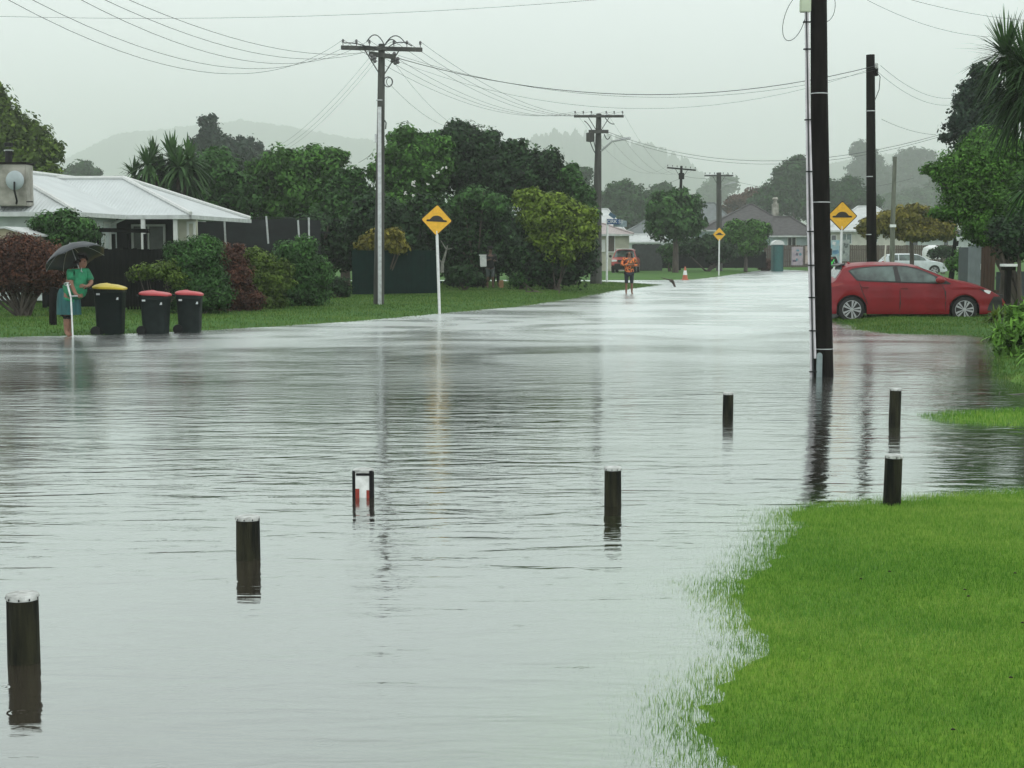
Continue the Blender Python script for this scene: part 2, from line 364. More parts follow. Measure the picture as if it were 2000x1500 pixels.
def watermat():
    m, nt, N, L = newmat('flood_water')
    out = N.new('ShaderNodeOutputMaterial')
    geo = N.new('ShaderNodeNewGeometry')
    def nz(sx, sy, sc, det, dist=0, rough=.5, rot=0):
        mp = N.new('ShaderNodeMapping'); mp.inputs['Scale'].default_value = (sx, sy, 1); mp.inputs['Rotation'].default_value = (0,0,rot); L.new(geo.outputs['Position'], mp.inputs[0])
        n = N.new('ShaderNodeTexNoise'); n.inputs['Scale'].default_value = sc; n.inputs['Detail'].default_value = det; n.inputs['Distortion'].default_value = dist; n.inputs['Roughness'].default_value = rough
        L.new(mp.outputs[0], n.inputs['Vector']); return n.outputs['Fac']
    def math_(op, a, b=None, v=None):
        q = N.new('ShaderNodeMath'); q.operation = op; L.new(a, q.inputs[0])
        if b is not None: L.new(b, q.inputs[1])
        if v is not None: q.inputs[1].default_value = v
        return q.outputs[0]
    A = nz(.75, 2.4, 1.3, 2, 1.1, .45, R(4)); B = nz(2.0, 5.5, 1.7, 3, .9, .5, R(-6)); C = nz(9, 20, 1.6, 3)
    M = nz(.10, .16, 1, 2); 
    # near-shore calm, open water rippled: mask by position (a patch of wind) 
    mr = N.new('ShaderNodeMapRange'); L.new(M, mr.inputs[0]); mr.inputs[1].default_value = .36; mr.inputs[2].default_value = .62; mr.inputs[3].default_value = .35; mr.inputs[4].default_value = 1.15
    sp = N.new('ShaderNodeSeparateXYZ'); L.new(geo.outputs['Position'], sp.inputs[0])
    near = N.new('ShaderNodeMapRange'); L.new(sp.outputs['Y'], near.inputs[0]); near.inputs[1].default_value = 5.5; near.inputs[2].default_value = 12; near.inputs[3].default_value = .62; near.inputs[4].default_value = 1
    amp = math_('MULTIPLY', mr.outputs[0], near.outputs[0])
    h = math_('ADD', math_('MULTIPLY', A, v=1.0), math_('ADD', math_('MULTIPLY', B, v=.34), math_('MULTIPLY', C, v=.035)))
    h = math_('MULTIPLY', h, amp)
    # raindrop rings
    vo = N.new('ShaderNodeTexVoronoi'); vo.voronoi_dimensions = '2D'; vo.inputs['Scale'].default_value = 3.2; L.new(geo.outputs['Position'], vo.inputs['Vector'])
    ring = math_('SINE', math_('MULTIPLY', vo.outputs['Distance'], v=75.0)); fo_ = N.new('ShaderNodeMapRange'); L.new(vo.outputs['Distance'], fo_.inputs[0]); fo_.inputs[1].default_value = .06; fo_.inputs[2].default_value = .24; fo_.inputs[3].default_value = 1; fo_.inputs[4].default_value = 0
    h = math_('ADD', h, math_('MULTIPLY', math_('MULTIPLY', ring, fo_.outputs[0]), math_('MULTIPLY', math_('GREATER_THAN', vo.outputs['Color'], v=.62), v=.018)))
    bp = N.new('ShaderNodeBump'); bp.inputs['Strength'].default_value = 1; bp.inputs['Distance'].default_value = WAVE_H; L.new(h, bp.inputs['Height'])
    lw = N.new('ShaderNodeLayerWeight'); lw.inputs['Blend'].default_value = .5; L.new(bp.outputs[0], lw.inputs['Normal'])
    fac = math_('POWER', lw.outputs['Facing'], v=1.95)
    gl = N.new('ShaderNodeBsdfGlossy'); gl.inputs['Color'].default_value = (.93,.97,.96,1); L.new(bp.outputs[0], gl.inputs['Normal'])
    # wind roughened open water beyond ~20 m, smoother in the lee of the right verge
    mxx = N.new('ShaderNodeMath'); mxx.operation = 'MAXIMUM'; L.new(math_('SUBTRACT', sp.outputs['X'], v=4.0), mxx.inputs[0]); mxx.inputs[1].default_value = 0
    q = math_('SUBTRACT', sp.outputs['Y'], math_('MULTIPLY', mxx.outputs[0], v=1.6))
    rr = N.new('ShaderNodeMapRange'); L.new(q, rr.inputs[0]); rr.inputs[1].default_value = 9; rr.inputs[2].default_value = 34; rr.inputs[3].default_value = .05; rr.inputs[4].default_value = .28
    M2 = nz(.22, .34, 1, 4, 1.2)
    mr2 = N.new('ShaderNodeMapRange'); L.new(M2, mr2.inputs[0]); mr2.inputs[1].default_value = .38; mr2.inputs[2].default_value = .58; mr2.inputs[3].default_value = .74; mr2.inputs[4].default_value = 1.1
    L.new(math_('MULTIPLY', rr.outputs[0], mr2.outputs[0]), gl.inputs['Roughness'])
    df = N.new('ShaderNodeBsdfDiffuse'); df.inputs['Color'].default_value = (.048,.040,.030,1)
    tr = N.new('ShaderNodeBsdfTransparent'); tr.inputs['Color'].default_value = (.75,.85,.75,1)
    at = N.new('ShaderNodeAttribute'); at.attribute_name = 'tint'
    sh = N.new('ShaderNodeMapRange'); L.new(at.outputs['Fac'], sh.inputs[0]); sh.inputs[1].default_value = .0; sh.inputs[2].default_value = .11; sh.inputs[3].default_value = .12; sh.inputs[4].default_value = 1
    body = N.new('ShaderNodeMixShader'); L.new(sh.outputs[0], body.inputs[0]); L.new(tr.outputs[0], body.inputs[1]); L.new(df.outputs[0], body.inputs[2])
    mix = N.new('ShaderNodeMixShader'); L.new(fac, mix.inputs[0]); L.new(body.outputs[0], mix.inputs[1]); L.new(gl.outputs[0], mix.inputs[2])
    L.new(mix.outputs[0], out.inputs[0])
    return m
WAVE_H = .0145
Xw, Yw = fan(360, 300, 1.0, 165, .95)
Zw = height(Xw, Yw); F = gridfaces(*Xw.shape); zf = Zw.ravel()
F = F[(zf[F].min(axis=1) < .03)]
wa = raw('water', np.stack([Xw, Yw, np.zeros_like(Xw)], -1).reshape(-1, 3), F, watermat(), tint=-zf, smooth=True)
tag(wa, 'grey rippled flood water covering the street', 'water', kind='structure')
# grass blades
def blades(name, label, xr, yr, n, hgt, wid, m, cond, seed=1, lean=.35):
    rs = np.random.RandomState(seed)
    yy = rs.uniform(0, 1, n); Yv = yr[0]+(yr[1]-yr[0])*yy; Xv = rs.uniform(xr[0], xr[1], n)
    Zv = height(Xv, Yv); k = cond(Xv, Yv, Zv, rs); Xv, Yv, Zv = Xv[k], Yv[k], Zv[k]; n = len(Xv)
    h = hgt*rs.uniform(.5, 1.3, n); az = rs.uniform(0, 6.283, n); ln = rs.uniform(0, lean, n)*h
    fa = rs.uniform(0, 3.14, n); wx, wy = np.cos(fa)*wid/2, np.sin(fa)*wid/2
    dx, dy = np.cos(az)*ln, np.sin(az)*ln
    V = np.stack([np.stack([Xv-wx, Yv-wy, Zv-.005],1), np.stack([Xv+wx, Yv+wy, Zv-.005],1), np.stack([Xv+dx, Yv+dy, Zv+h],1)], 1).reshape(-1,3)
    T = np.clip(.5+wob(Xv, Yv, 1.3)*.30+wob(Xv+9, Yv, 5)*.22+wob(Xv+2, Yv+5, 17)*.14+rs.uniform(-.42,.42,n), 0, 1)
    o = raw(name, V, np.arange(3*n).reshape(-1,3), m, tint=T)
    return tag(o, label, 'grass', kind='stuff')
LAWN = leafmat('lawn_blade', (.07,.19,.028), (.155,.335,.045), (.36,.48,.11), .3)
VERGE = leafmat('verge_blade', (.04,.095,.018), (.085,.17,.032), (.19,.25,.075), .3)
def c_near(x, y, z, rs): return (z > -.042+.03*rs.uniform(0,1,len(x))) & (rs.uniform(0,1,len(x)) < np.where(z < 0, np.clip(.015+(np.clip(z+.042,0,1)/.042)**1.7*.75, 0, .8), 1)) & (x < y*.37+2.2)
blades('grass', 'short bright green lawn grass at the near right water edge', (.3,6.6), (3.9,11.6), 600000, .024, .0038, LAWN, c_near, 4, .8)
blades('grass', 'narrow strip of green grass rising from the water at right', (4.2,7.5), (14.6,17.2), 14000, .045, .008, LAWN, lambda x,y,z,rs: z > -.02, 5)
blades('grass', 'green verge grass around the red hatchback', (6.0,17), (18.2,45), 80000, .045, .016, VERGE, lambda x,y,z,rs: (z > -.03) & (x < y*.36), 6)
blades('grass', 'green grass verge along the left side of the flooded road', (-17,9), (29,84), 230000, .05, .022, VERGE, lambda x,y,z,rs: (z > -.03) & (np.abs(x) < y*.36), 7)
# ------------------------------------------------------------------ hills
def hill(name, label, Yh, prof, m, seed, bump=6, lump=10, depth=120):
    rs = np.random.RandomState(seed); xs = np.arange(prof[0][0], prof[-1][0], 2.0)
    py = np.interp(xs, [p[0] for p in prof], [p[1] for p in prof])
    n = np.convolve(rs.normal(size=len(xs)+8), np.ones(3)/3, 'same')[:len(xs)]*bump*.6+np.convolve(rs.normal(size=len(xs)+40), np.ones(lump)/lump, 'same')[:len(xs)]*bump
    Xh = (xs-1000)/3000*Yh; top = CAMZ+(490-(py+n))*Yh/3000
    rows = []; base = -2
    for k, (f, dy) in enumerate(((0,-depth*1.3),(.35,-depth*.75),(.7,-depth*.35),(.93,-depth*.08),(1,0),(.8,depth*.5),(0,depth))):
        j = rs.normal(size=len(xs))*bump*.25*Yh/3000 if 0 < k < 6 else 0
        rows.append(np.stack([Xh, np.full(len(xs), Yh+dy), base+(top-base)*f+j], 1))
    V = np.concatenate(rows); F = gridfaces(7, len(xs))
    return tag(raw(name, V, F, m), label, 'hill', kind='structure')
HILL = mat('hill_bush', (.035,.06,.035), .9, .5, .06, bump=1, bscale=.1)
hill('hill', 'faint mist covered hill behind the left houses', 3900, [(-200,400),(60,350),(100,330),(160,300),(240,262),(300,258),(360,250),(430,243),(480,238),(540,246),(640,264),(740,278),(860,300),(960,310)], HILL, 1, 2.5, 8)
hill('hill', 'misty wooded hill behind the second power pole', 2800, [(860,330),(980,290),(1040,268),(1080,262),(1110,262),(1160,268),(1200,270),(1250,284),(1300,300),(1340,318),(1390,360),(1430,400),(1470,430)], HILL, 2, 9, 5, 160)
hill('hill', 'faint misty hill behind the trees at right', 3300, [(1400,420),(1500,360),(1600,325),(1700,305),(1800,300),(1900,290),(2100,280)], HILL, 3, 4, 8, 100)
# ------------------------------------------------------------------ leaf palettes
P_bright = pal('leaf_bright', (.062,.152,.032))
P_mid = pal('leaf_mid', (.046,.112,.032))
P_dark = pal('leaf_dark', (.029,.062,.027), .85)
P_blue = pal('leaf_bluegreen', (.028,.05,.035))
P_olive = pal('leaf_olive', (.082,.135,.026), .65, .2)
P_yel = pal('leaf_yellowgreen', (.13,.20,.028), .65, .2)
P_gold = pal('leaf_gold', (.15,.14,.025), .55, .3)
P_red = pal('leaf_red', (.078,.036,.026), .65, .3)
P_lime = pal('leaf_lime', (.11,.235,.04), .65)
P_strap = pal('leaf_strap', (.04,.085,.03), .7)
P_farg = pal('leaf_far', (.03,.075,.025), .6)
HT = 'hazy trees in the distance'
# background trees
def T(Y, lobes, m, label, base=None, leaf=.14, trunk=.2, seed=1, name='tree', cat='tree', **kw):
    return tree(name, label, cat, Y, lobes, m, base, leaf, trunk, seed, **kw)
T(78, [(0,300,75,60),(-20,215,45,48),(15,250,50,40),(70,312,42,38),(95,290,26,18),(40,345,60,35),(-60,260,60,90)], P_olive, 'tall olive green conifer rising behind the left chimney', 10, .16, .3, 11, clump=.5, dens=2.4)
T(340, [(160,335,22,20),(150,350,28,18),(180,345,16,14)], P_farg, 'small hazy round tree above the white roof valley', 160, .6, .2, 12, clump=.6)
T(190, [(408,260,22,32),(395,285,22,30),(430,285,26,32),(455,300,28,28),(410,320,35,30)], P_blue, 'tall drooping hazy tree behind the green garden trees', 412, .3, .2, 13, clump=.5, dens=1.6, droop=1.0)
T(195, [(485,292,22,24),(475,325,34,32),(505,320,26,25)], P_blue, 'lower hazy tree right of the tall drooping one', 487, .3, .2, 14, clump=.5, dens=1.6, droop=.8)
T(72, [(425,340,50,46),(405,390,48,44),(455,385,48,46),(430,430,55,30),(385,350,26,30)], P_mid, 'rounded green garden tree right of the cabbage tree', 430, .13, .22, 15)
T(74, [(560,330,60,42),(620,325,50,36),(520,360,38,40),(590,385,70,46),(640,370,40,40),(540,420,50,38),(655,310,24,16)], P_bright, 'broad green tree with wide rounded crown behind the left hedge', 590, .13, .28, 16, cut=.7)
T(70, [(665,385,36,36),(690,355,26,26),(700,410,34,46),(670,445,48,42),(640,430,34,30)], P_mid, 'mid green tree between the broad tree and first power pole', 675, .12, .2, 17)
T(66, [(600,455,50,30),(640,490,42,36),(570,470,30,26),(690,480,36,50)], P_dark, 'dark green undergrowth behind the left hedge', 620, .12, .1, 18, name='bush', cat='bush', stems=12)
T(70, [(810,305,58,46),(780,340,48,46),(835,350,46,46),(790,395,50,42),(850,300,30,30)], P_bright, 'bright green round topped tree right of the first power pole', 800, .12, .25, 19)
T(73, [(905,290,44,42),(900,265,24,24),(945,300,36,44),(880,335,50,44),(940,360,60,48),(870,275,22,18)], P_dark, 'tall dark tree standing highest in the centre clump', 915, .12, .3, 20, dens=2.0, clump=.5)
T(72, [(1030,325,44,38),(1065,335,36,36),(1000,300,30,24),(1010,365,50,42),(1075,365,28,30),(985,330,36,36)], P_dark, 'dark spreading tree at the right of the centre clump', 1030, .12, .26, 21, dens=2.0, clump=.5)
T(72, [(1120,380,30,40),(1105,350,24,26),(1140,430,26,50),(1110,440,34,44)], P_mid, 'green tree filling the gap left of the second power pole', 1115, .12, .2, 22)
T(62, [(740,435,50,44),(800,445,50,50),(770,480,50,34),(845,440,34,60),(715,455,30,40)], P_dark, 'very dark shrubby tree behind the green boundary fence', 780, .12, .18, 23)
T(56, [(745,470,36,20),(770,482,26,14),(715,482,20,12)], P_gold, 'yellowish bush showing over the green boundary fence', 745, .10, .06, 24, name='bush', cat='bush', stems=8)
dt = T(68.6, [(935,410,44,44),(900,450,46,48),(965,440,50,50),(930,500,60,44),(1000,480,46,56),(880,500,36,44)], P_dark, 'dense dark green bush beside the letterbox and two people', 940, .10, .14, 25, name='bush', cat='bush', stems=9)
T(67.8, [(925,388,34,20),(965,402,32,18),(895,412,26,18)], P_mid, 'lighter green shrub top over the dense dark bush', 930, .10, .05, 26, name='bush', cat='bush', stems=5)
T(62, [(1045,400,36,26),(1090,415,44,30),(1125,440,36,34),(1060,430,44,26),(1020,385,20,12),(1140,460,24,26),(1105,480,36,30),(1065,462,26,24)], P_yel, 'yellow green leafy bush hanging beside the second power pole', 1090, .11, .025, 27, name='bush', cat='bush', stems=4, clump=.42)
T(63, [(1110,520,40,36),(1070,530,36,26),(1085,490,52,48),(1050,510,40,44),(1125,490,32,40),(1070,460,50,30)], P_dark, 'dark underside growth below the yellow green bush', 1080, .11, .06, 28, name='bush', cat='bush', stems=10)
# left garden shrubs
T(43, [(120,445,50,30),(160,458,38,24),(85,455,34,24),(130,478,55,24)], P_mid, 'rounded green shrub in front of the white roofed house', 125, .07, .05, 30, name='bush', cat='bush', stems=10)
T(37.5, [(45,500,66,34),(85,515,44,38),(0,515,60,40),(60,540,70,30),(-20,540,50,40)], P_red, 'reddish brown vase shaped shrub at the left edge', 45, .045, .045, 31, name='bush', cat='bush', stems=34, dens=1.2, fill=.2)
T(39, [(385,515,46,44),(375,545,42,44),(400,560,40,40),(350,490,26,22),(385,588,50,26),(420,575,34,30)], P_mid, 'rounded feathery green shrub behind the right hand bins', 385, .05, .05, 32, name='bush', cat='bush', stems=8)
T(38.5, [(300,530,36,14),(330,525,26,16),(270,537,18,10),(345,545,24,18)], P_olive, 'low pale green leafy shrub between fence and round shrub', 310, .05, .02, 33, name='bush', cat='bush', stems=9, dens=1.4)
T(41, [(445,510,34,34),(450,550,36,42),(430,585,36,34),(470,585,36,34),(440,597,40,20)], P_red, 'rust red hedge shrub beside the green round shrub', 447, .05, .05, 34, name='bush', cat='bush', stems=9)
T(42.5, [(500,520,32,34),(505,560,36,40),(490,590,34,26),(535,550,30,40),(515,592,40,20)], P_olive, 'mixed pale and dark green hedge shrub in the middle of the left hedge', 505, .055, .05, 35, name='bush', cat='bush', stems=9)
T(44.5, [(575,510,46,36),(600,545,40,44),(550,560,44,44),(595,578,42,26),(550,588,40,20),(622,520,22,24)], P_mid, 'large dark green hedge shrub at the right end of the left hedge', 575, .06, .06, 36, name='bush', cat='bush', stems=9)
T(52, [(657,560,24,18),(672,568,14,12)], P_dark, 'small low bush at the corner of the green boundary fence', 660, .06, .03, 37, name='bush', cat='bush', stems=6)
T(63, [(1020,542,24,12),(1008,550,16,10),(1030,550,22,10)], P_mid, 'small spiky plant on the verge right of the two people', 1020, .08, .03, 38, name='plant', cat='plant', stems=8, dens=1.3)
T(62, [(905,540,26,18),(930,545,18,14),(885,545,16,14)], P_dark, 'low leafy plant with small pale flowers under the dark bush', 905, .08, .03, 39, name='plant', cat='plant', stems=8)
# middle distance
T(270, [(1225,385,36,26),(1205,405,34,28),(1250,405,36,32),(1230,425,46,24)], P_farg, 'hazy round tree behind the street name sign', 1225, .45, .3, 40, clump=.6)
T(320, [(1290,385,26,24),(1275,405,26,24),(1300,372,14,14)], P_farg, 'hazy pointed tree right of the round one', 1290, .5, .3, 41, clump=.6)
T(112, [(1300,410,34,30),(1345,405,24,26),(1285,440,22,26),(1320,440,44,28),(1355,435,20,28),(1325,385,20,16)], P_mid, 'dark green tree behind the thin third power pole', 1318, .2, .2, 42, clump=.45)
T(118, [(1305,490,18,14),(1308,505,12,14)], P_mid, 'clipped green shrub tapering to its base by the third pole', 1307, .12, .08, 43, name='bush', cat='bush', stems=5)
T(118, [(1385,480,32,18),(1350,485,24,16),(1400,500,24,14),(1420,495,20,14)], P_dark, 'dark hedge bush behind the far speed hump sign', 1380, .16, .08, 44, name='bush', cat='bush', stems=8)
T(124, [(1445,460,36,26),(1475,455,26,22),(1420,470,24,22),(1460,480,36,20)], P_bright, 'round green tree in front of the dark roofed house', 1455, .16, .14, 45, cut=.8)
T(300, [(1545,350,32,30),(1570,345,28,34),(1525,385,36,34),(1570,390,40,40),(1500,400,30,28),(1535,330,12,14),(1565,318,10,14),(1590,370,30,50)], P_farg, 'tall spiky topped hazy tree behind the dark roofed house', 1550, .45, .4, 46, clump=.6)
T(330, [(1450,400,34,16),(1480,385,30,18),(1430,412,24,12)], P_red, 'brownish hazy tree left of the spiky topped one', 1455, .5, .3, 47, clump=.6)
T(950, [(1400,368,24,22),(1390,385,26,20),(1425,360,18,18)], P_farg, 'very faint hazy tree behind the fourth power pole', 1405, 1.4, .6, 48, clump=1.1)
T(300, [(1130,355,26,26),(1105,375,30,26),(1140,390,18,24)], P_farg, 'hazy tree between the centre clump and second power pole', 1125, .5, .3, 49, clump=.6)
T(850, [(1690,300,22,22),(1700,335,34,24),(1715,365,32,26),(1675,345,22,20)], P_blue, 'tall pale pine behind the bare black pole', 1698, 1.3, .9, 50, clump=1.1)
T(900, [(1790,310,36,22),(1780,335,38,26),(1800,345,36,30),(1760,370,34,30)], P_blue, 'wide pale tree dome right of the bare black pole', 1788, 1.4, .9, 51, clump=1.1)
T(300, [(1650,385,36,30),(1690,400,30,26),(1630,410,26,24)], P_farg, 'hazy tree behind the second speed hump sign', 1655, .5, .3, 52, clump=.6)
T(650, [(1820,395,50,30),(1760,405,40,26),(1860,380,40,40)], P_farg, 'hazy tree mass beyond the golden street tree', 1815, 1.0, .5, 53, clump=.9)
T(86, [(1775,425,46,22),(1730,440,34,20),(1825,440,36,24),(1700,450,22,22),(1790,455,54,20),(1848,455,16,20)], P_gold, 'small spreading street tree with yellowing leaves behind the cars', 1778, .12, .12, 54, clump=.4, cut=.4)
# right side
T(60, [(1895,190,26,34),(1920,150,22,24),(1880,235,34,34),(1905,270,50,30),(1865,245,14,12),(1850,268,16,7),(1935,220,40,50)], P_blue, 'dark blue green tree with ragged branches above the right garden', 1915, .12, .25, 60, dens=1.5, clump=.45)
T(44, [(1930,295,52,40),(1880,320,42,32),(1960,340,60,60),(1880,370,44,44),(1930,400,60,52),(1820,330,20,12),(1840,345,22,14),(1840,415,26,14),(1870,415,32,20),(1990,440,60,70),(1925,450,50,30)], pal('leaf_right', (.07,.17,.03)), 'large leafy green tree overhanging the red hatchback', 1965, .058, .2, 61, dens=2.2, cut=.8)
T(41, [(1975,470,34,36),(2010,460,40,60),(1955,450,24,24)], P_dark, 'dark leafy shrub above the grey letterbox', 1995, .08, .08, 62, name='bush', cat='bush', stems=8)
def cab(name, label, Y, base, heads, m, L=.9, w=.06, n=110, seed=1, tr=.14, low=-.6, droop=.6):
    bx = (base-1000)/3000*Y; bz = hz(bx, Y)-.05
    t = thing(name, label, 'tree', (bx, Y, bz))
    H = [(W(a, b, Y+dy), s) for a, b, dy, s in heads]
    straps('crown', H, m, t, n, L, w, seed, droop, low=low)
    mb = MB(); fork = Vector((bx, Y, bz+(min(h[0].z for h in H)-bz)*.6))
    mb.tube([(bx,Y,bz), fork], [tr*1.2, tr], 9)
    for h, s in H: mb.tube([fork, fork.lerp(h,.5)+Vector((0,0,-.15)), h], [tr*.8,tr*.6,tr*.45], 7)
    mb.build('trunk', BARK, t, smooth=True)
cab('cabbage_tree', 'cabbage tree with several sword leaved heads behind the white roof', 62, 345, [(290,325,0,1.0),(262,345,.5,.9),(335,310,.3,1.1),(370,315,-.3,1.0),(320,345,.6,1),(365,350,.2,1),(300,305,1,.8),(350,330,-.6,1)], P_strap, 1.2, .13, 110, 70, low=-.9, droop=.9)
cab('palm_tree', 'large dark palm like tree cut by the top right edge', 30, 2060, [(2005,130,0,1),(1965,110,.5,.9),(2030,170,-.3,1),(1990,190,.4,1),(2050,110,0,1)], P_strap, 1.15, .05, 260, 71, .2, low=-1.2, droop=.6)
cab('fern_palm', 'lighter green fern like palm at the right edge above the letterbox', 33, 2030, [(2008,370,0,1),(2030,330,.4,1)], P_mid, .75, .045, 160, 72, .1, low=-.7, droop=.7)
def strapbush(label, Y, px, py, n, L, sc=1, m=None, seed=1, wid=.05):
    p = W(px, py, Y); z = hz(p.x, Y); t = thing('plant', label, 'plant', (p.x, Y, z))
    rs = random.Random(seed); H = [((p.x+rs.uniform(-.5,.5)*sc, Y+rs.uniform(-.4,.4)*sc, z+rs.uniform(0,.15)), rs.uniform(.8,1.1)) for _ in range(n)]
    straps('foliage', H, m or P_lime, t, 70, L, wid*1.5, seed, 1.5, low=.05)
    return t
T(24.5, [(1995,650,36,46),(1972,688,28,32),(1962,660,16,24),(2010,700,40,40),(1990,610,26,24),(2030,660,50,60),(2000,722,38,26),(2030,745,44,26)], P_lime, 'lush leafy lime green bush overhanging the water edge', 2010, .085, .02, 95, name='bush', cat='bush', stems=8, aspect=.3, droop=.6, dens=1.8)
strapbush('lime green strap leaved clump nearest the right edge', 22.5, 2060, 730, 5, .42, .9, P_lime, 81, .045)
strapbush('pale green strap leaved clump below the letterbox', 29, 1992, 640, 6, .5, 1, P_lime, 82, .045)
strapbush('green strap leaved clump beside the front bumper of the hatchback', 34, 1992, 610, 7, .45, 1, P_olive, 83, .05)
T(60, [(1880,500,14,16),(1865,515,18,12),(1888,530,14,22)], P_bright, 'green plant with white lilies by the grey metal fence', 1876, .08, .02, 84, name='plant', cat='plant', stems=8)
# ------------------------------------------------------------------ shared materials
M_blackwood = mat('tarred_wood', (.009,.008,.007), .9, .45, 9, bump=.5, bscale=30, stretch=(1,1,.15), spec=.12)
M_pole = mat('weathered_pole', (.06,.062,.055), .85, .35, 7, bump=.6, bscale=25, stretch=(1,1,.12))
M_greypole = mat('grey_wood', (.12,.13,.10), .85, .3, 7, bump=.5, bscale=20, stretch=(1,1,.2))
M_boll = mat('bollard_wood', (.004,.005,.004), .9, .6, 22, bump=.8, bscale=60, stretch=(1,1,.12), col2=(.030,.030,.016), spec=.25)
M_capw = mat('cap_white', (.60,.62,.60), .6, .3, 22, col2=(.30,.31,.29), bump=.5, bscale=60)
M_galv = mat('galvanised', (.5,.52,.52), .4, .12, 12, metal=.5)
M_white = mat('white_paint', (.72,.74,.73), .5, .08, 10)
M_whpl = mat('white_conduit', (.6,.58,.6), .5, .12, 6)
M_dkplast = mat('dark_plastic', (.009,.010,.010), .6, .2, 10, spec=.2)
M_wire = mat('wire', (.03,.032,.034), .6, 0)
M_insul = mat('insulator', (.10,.10,.10), .3, 0)
M_yel = mat('sign_yellow', (.78,.43,.02), .45, .08, 14)
M_blk = mat('sign_black', (.02,.018,.012), .6, .1, 20)
M_red = mat('sign_red', (.30,.035,.02), .6, .2, 40)
M_greyguard = mat('grey_guard', (.2,.25,.25), .5, .15, 12)
M_box = mat('pale_green_box', (.45,.52,.38), .6, .08, 8)
# ------------------------------------------------------------------ bollards
def bollard(px, yw, ytop, wpx, label, zb=0.0, lean=None):
    lean = lean or (random.uniform(-.02,.02), random.uniform(-.022,.022))
    p = G(px, yw, zb); k = (p.y+.02)/3000; r = wpx*k/2
    ztop = W(px, ytop, p.y).z
    t = thing('bollard', label, 'bollard', (p.x, p.y+r, 0), 'round timber bollards across the flooded verge')
    t.rotation_euler = (lean[0], lean[1], random.uniform(0, 6))
    WL[t] = Vector((0,0,0))
    h = ztop; n = 28; rs = random.Random(int(px))
    MB().lathe([(r*.98,-.35),(r*1.0,0),(r*.985,h*.5),(r*.97,h-.022)], n=n).build('post', M_boll, t, smooth=True)
    c = MB().lathe([(r*1.0,h-.022),(r*1.0,h-.004),(r*.95,h),(r*.5,h+.001)], n=n).build('cap', M_capw, t, smooth=True)
    for i in range(9):
        a = i*.7+rs.uniform(-.1,.1)
        MB().box((math.cos(a)*r*1.0, math.sin(a)*r*1.0, h-.015), (.005,.005,.009), Matrix.Rotation(a, 3, 'Z')).build('nail', M_dkplast, c)
    return t, p, r
bollard(37,1300,1166,64,'white capped black bollard nearest the camera, cut off by the left edge', lean=(0,-.015))
bollard(481,1095,1012,48,'white capped black bollard left of the reflector bollard')
bollard(1198,990,914,34,'white capped bollard standing in the water in the middle foreground')
bollard(1746,990,890,35,'bollard at the edge of the near lawn', .0)
bollard(1423,815,767,21,'small far bollard in the water left of the big black pole')
bollard(1750,826,759,23,'far bollard in the water right of the big black pole')
# reflector bollard
p = G(709, 972); r = 41*p.y/3000/2; ztop = W(709, 918, p.y).z
t = thing('reflector_bollard', 'bollard with a black framed white and red reflector plate', 'bollard', (p.x, p.y+r, 0), local=True)
MB().lathe([(r,-.35),(r,0),(r*.99,ztop-.018)], n=26).build('post', M_boll, t, smooth=True)
MB().lathe([(r*1.01,ztop-.018),(r*1.0,ztop-.003),(r*.8,ztop)], n=26).build('cap', M_capw, t, smooth=True)
fr = MB(); ww = r*.86; y0 = -r*1.02
fr.box((-ww-.002,y0,ztop*.42),(.018,.022,ztop*1.1)).box((ww-.004,y0,ztop*.42),(.026,.022,ztop*1.1)).box((0,y0,ztop-.030),(ww*2-.03,.020,.018))
fr.build('frame', M_dkplast, t, bevel=.002)
pl = MB().box((0,y0+.003,ztop*.40),(ww*2-.02,.012,ztop*1.0)).build('plate', mat('dirty_white_plate', (.88,.90,.88), .6, .35, 14, col2=(.62,.64,.61)), t)
for s, hh in ((-1,.075),(1,.06)):
    MB().box((s*(ww-.024),y0-.005,.014),(.026,.006,hh*1.3)).build('red_reflector', M_red, t)
# ------------------------------------------------------------------ poles
def polebase(px, py, z=None):
    g = G(px, py, 0); return Vector((g.x, g.y, hz(g.x, g.y)-.3))
HW = {}
# big near pole with conduits
b = G(1609, 735); k = b.y/3000; top = W(1600, -260, b.y+.1)
t = thing('power_pole', 'big black power pole with white conduits standing in the water', 'power pole', (b.x, b.y, 0))
def along(px, py, dy=0): return W(px, py, b.y+dy)
MB().tube([along(1609.5,790), along(1608,735), along(1606,600), along(1600,180), along(1599,0), top], [21*k,20*k,18.5*k,16.5*k,15.5*k,15*k], 22).build('pole', M_blackwood, t, smooth=True)
for x0, x1, x2, yb, rr in ((1588.5,1583,1575,752,2.6),):
    MB().tube([along(x0-4,760,-.12), along(1584,640,-.12), along(1578,420,-.12), along(1575.5,200,-.12), along(1574,22,-.12)], rr*k, 8).build('conduit', M_whpl, t, smooth=True)
MB().tube([along(1592,700,-.13), along(1590,640,-.13), along(1586,420,-.13), along(1580,200,-.13), along(1577,22,-.13)], 2.6*k, 8).build('conduit', M_whpl, t, smooth=True)
MB().tube([along(1588.5,760,-.15), along(1586,620,-.15), along(1581,400,-.15), along(1578,200,-.15), along(1575,22,-.15)], 1.3*k, 6).build('cable', M_wire, t, smooth=True)
for y in (43,96,234,335,452,518,581,646,726): 
    x = np.interp(y, [22,200,420,640,760], [1575.5,1578,1583,1588,1588])
    MB().box(along(x,y,-.14), (14*k,.05,2.2*k)).build('clamp', M_dkplast, t)
for y in (183,395,681):
    x = np.interp(y, [0,180,600,735], [1599,1600,1606,1608]); rr = np.interp(y, [0,180,600,735], [15.5,16.5,18.5,20])+.6
    MB().lathe([(rr*k,-.8*k),(rr*k,.8*k)], along(x,y), 22).build('steel_band', M_galv, t, smooth=True)
g = along(1600.5,722,-.155)
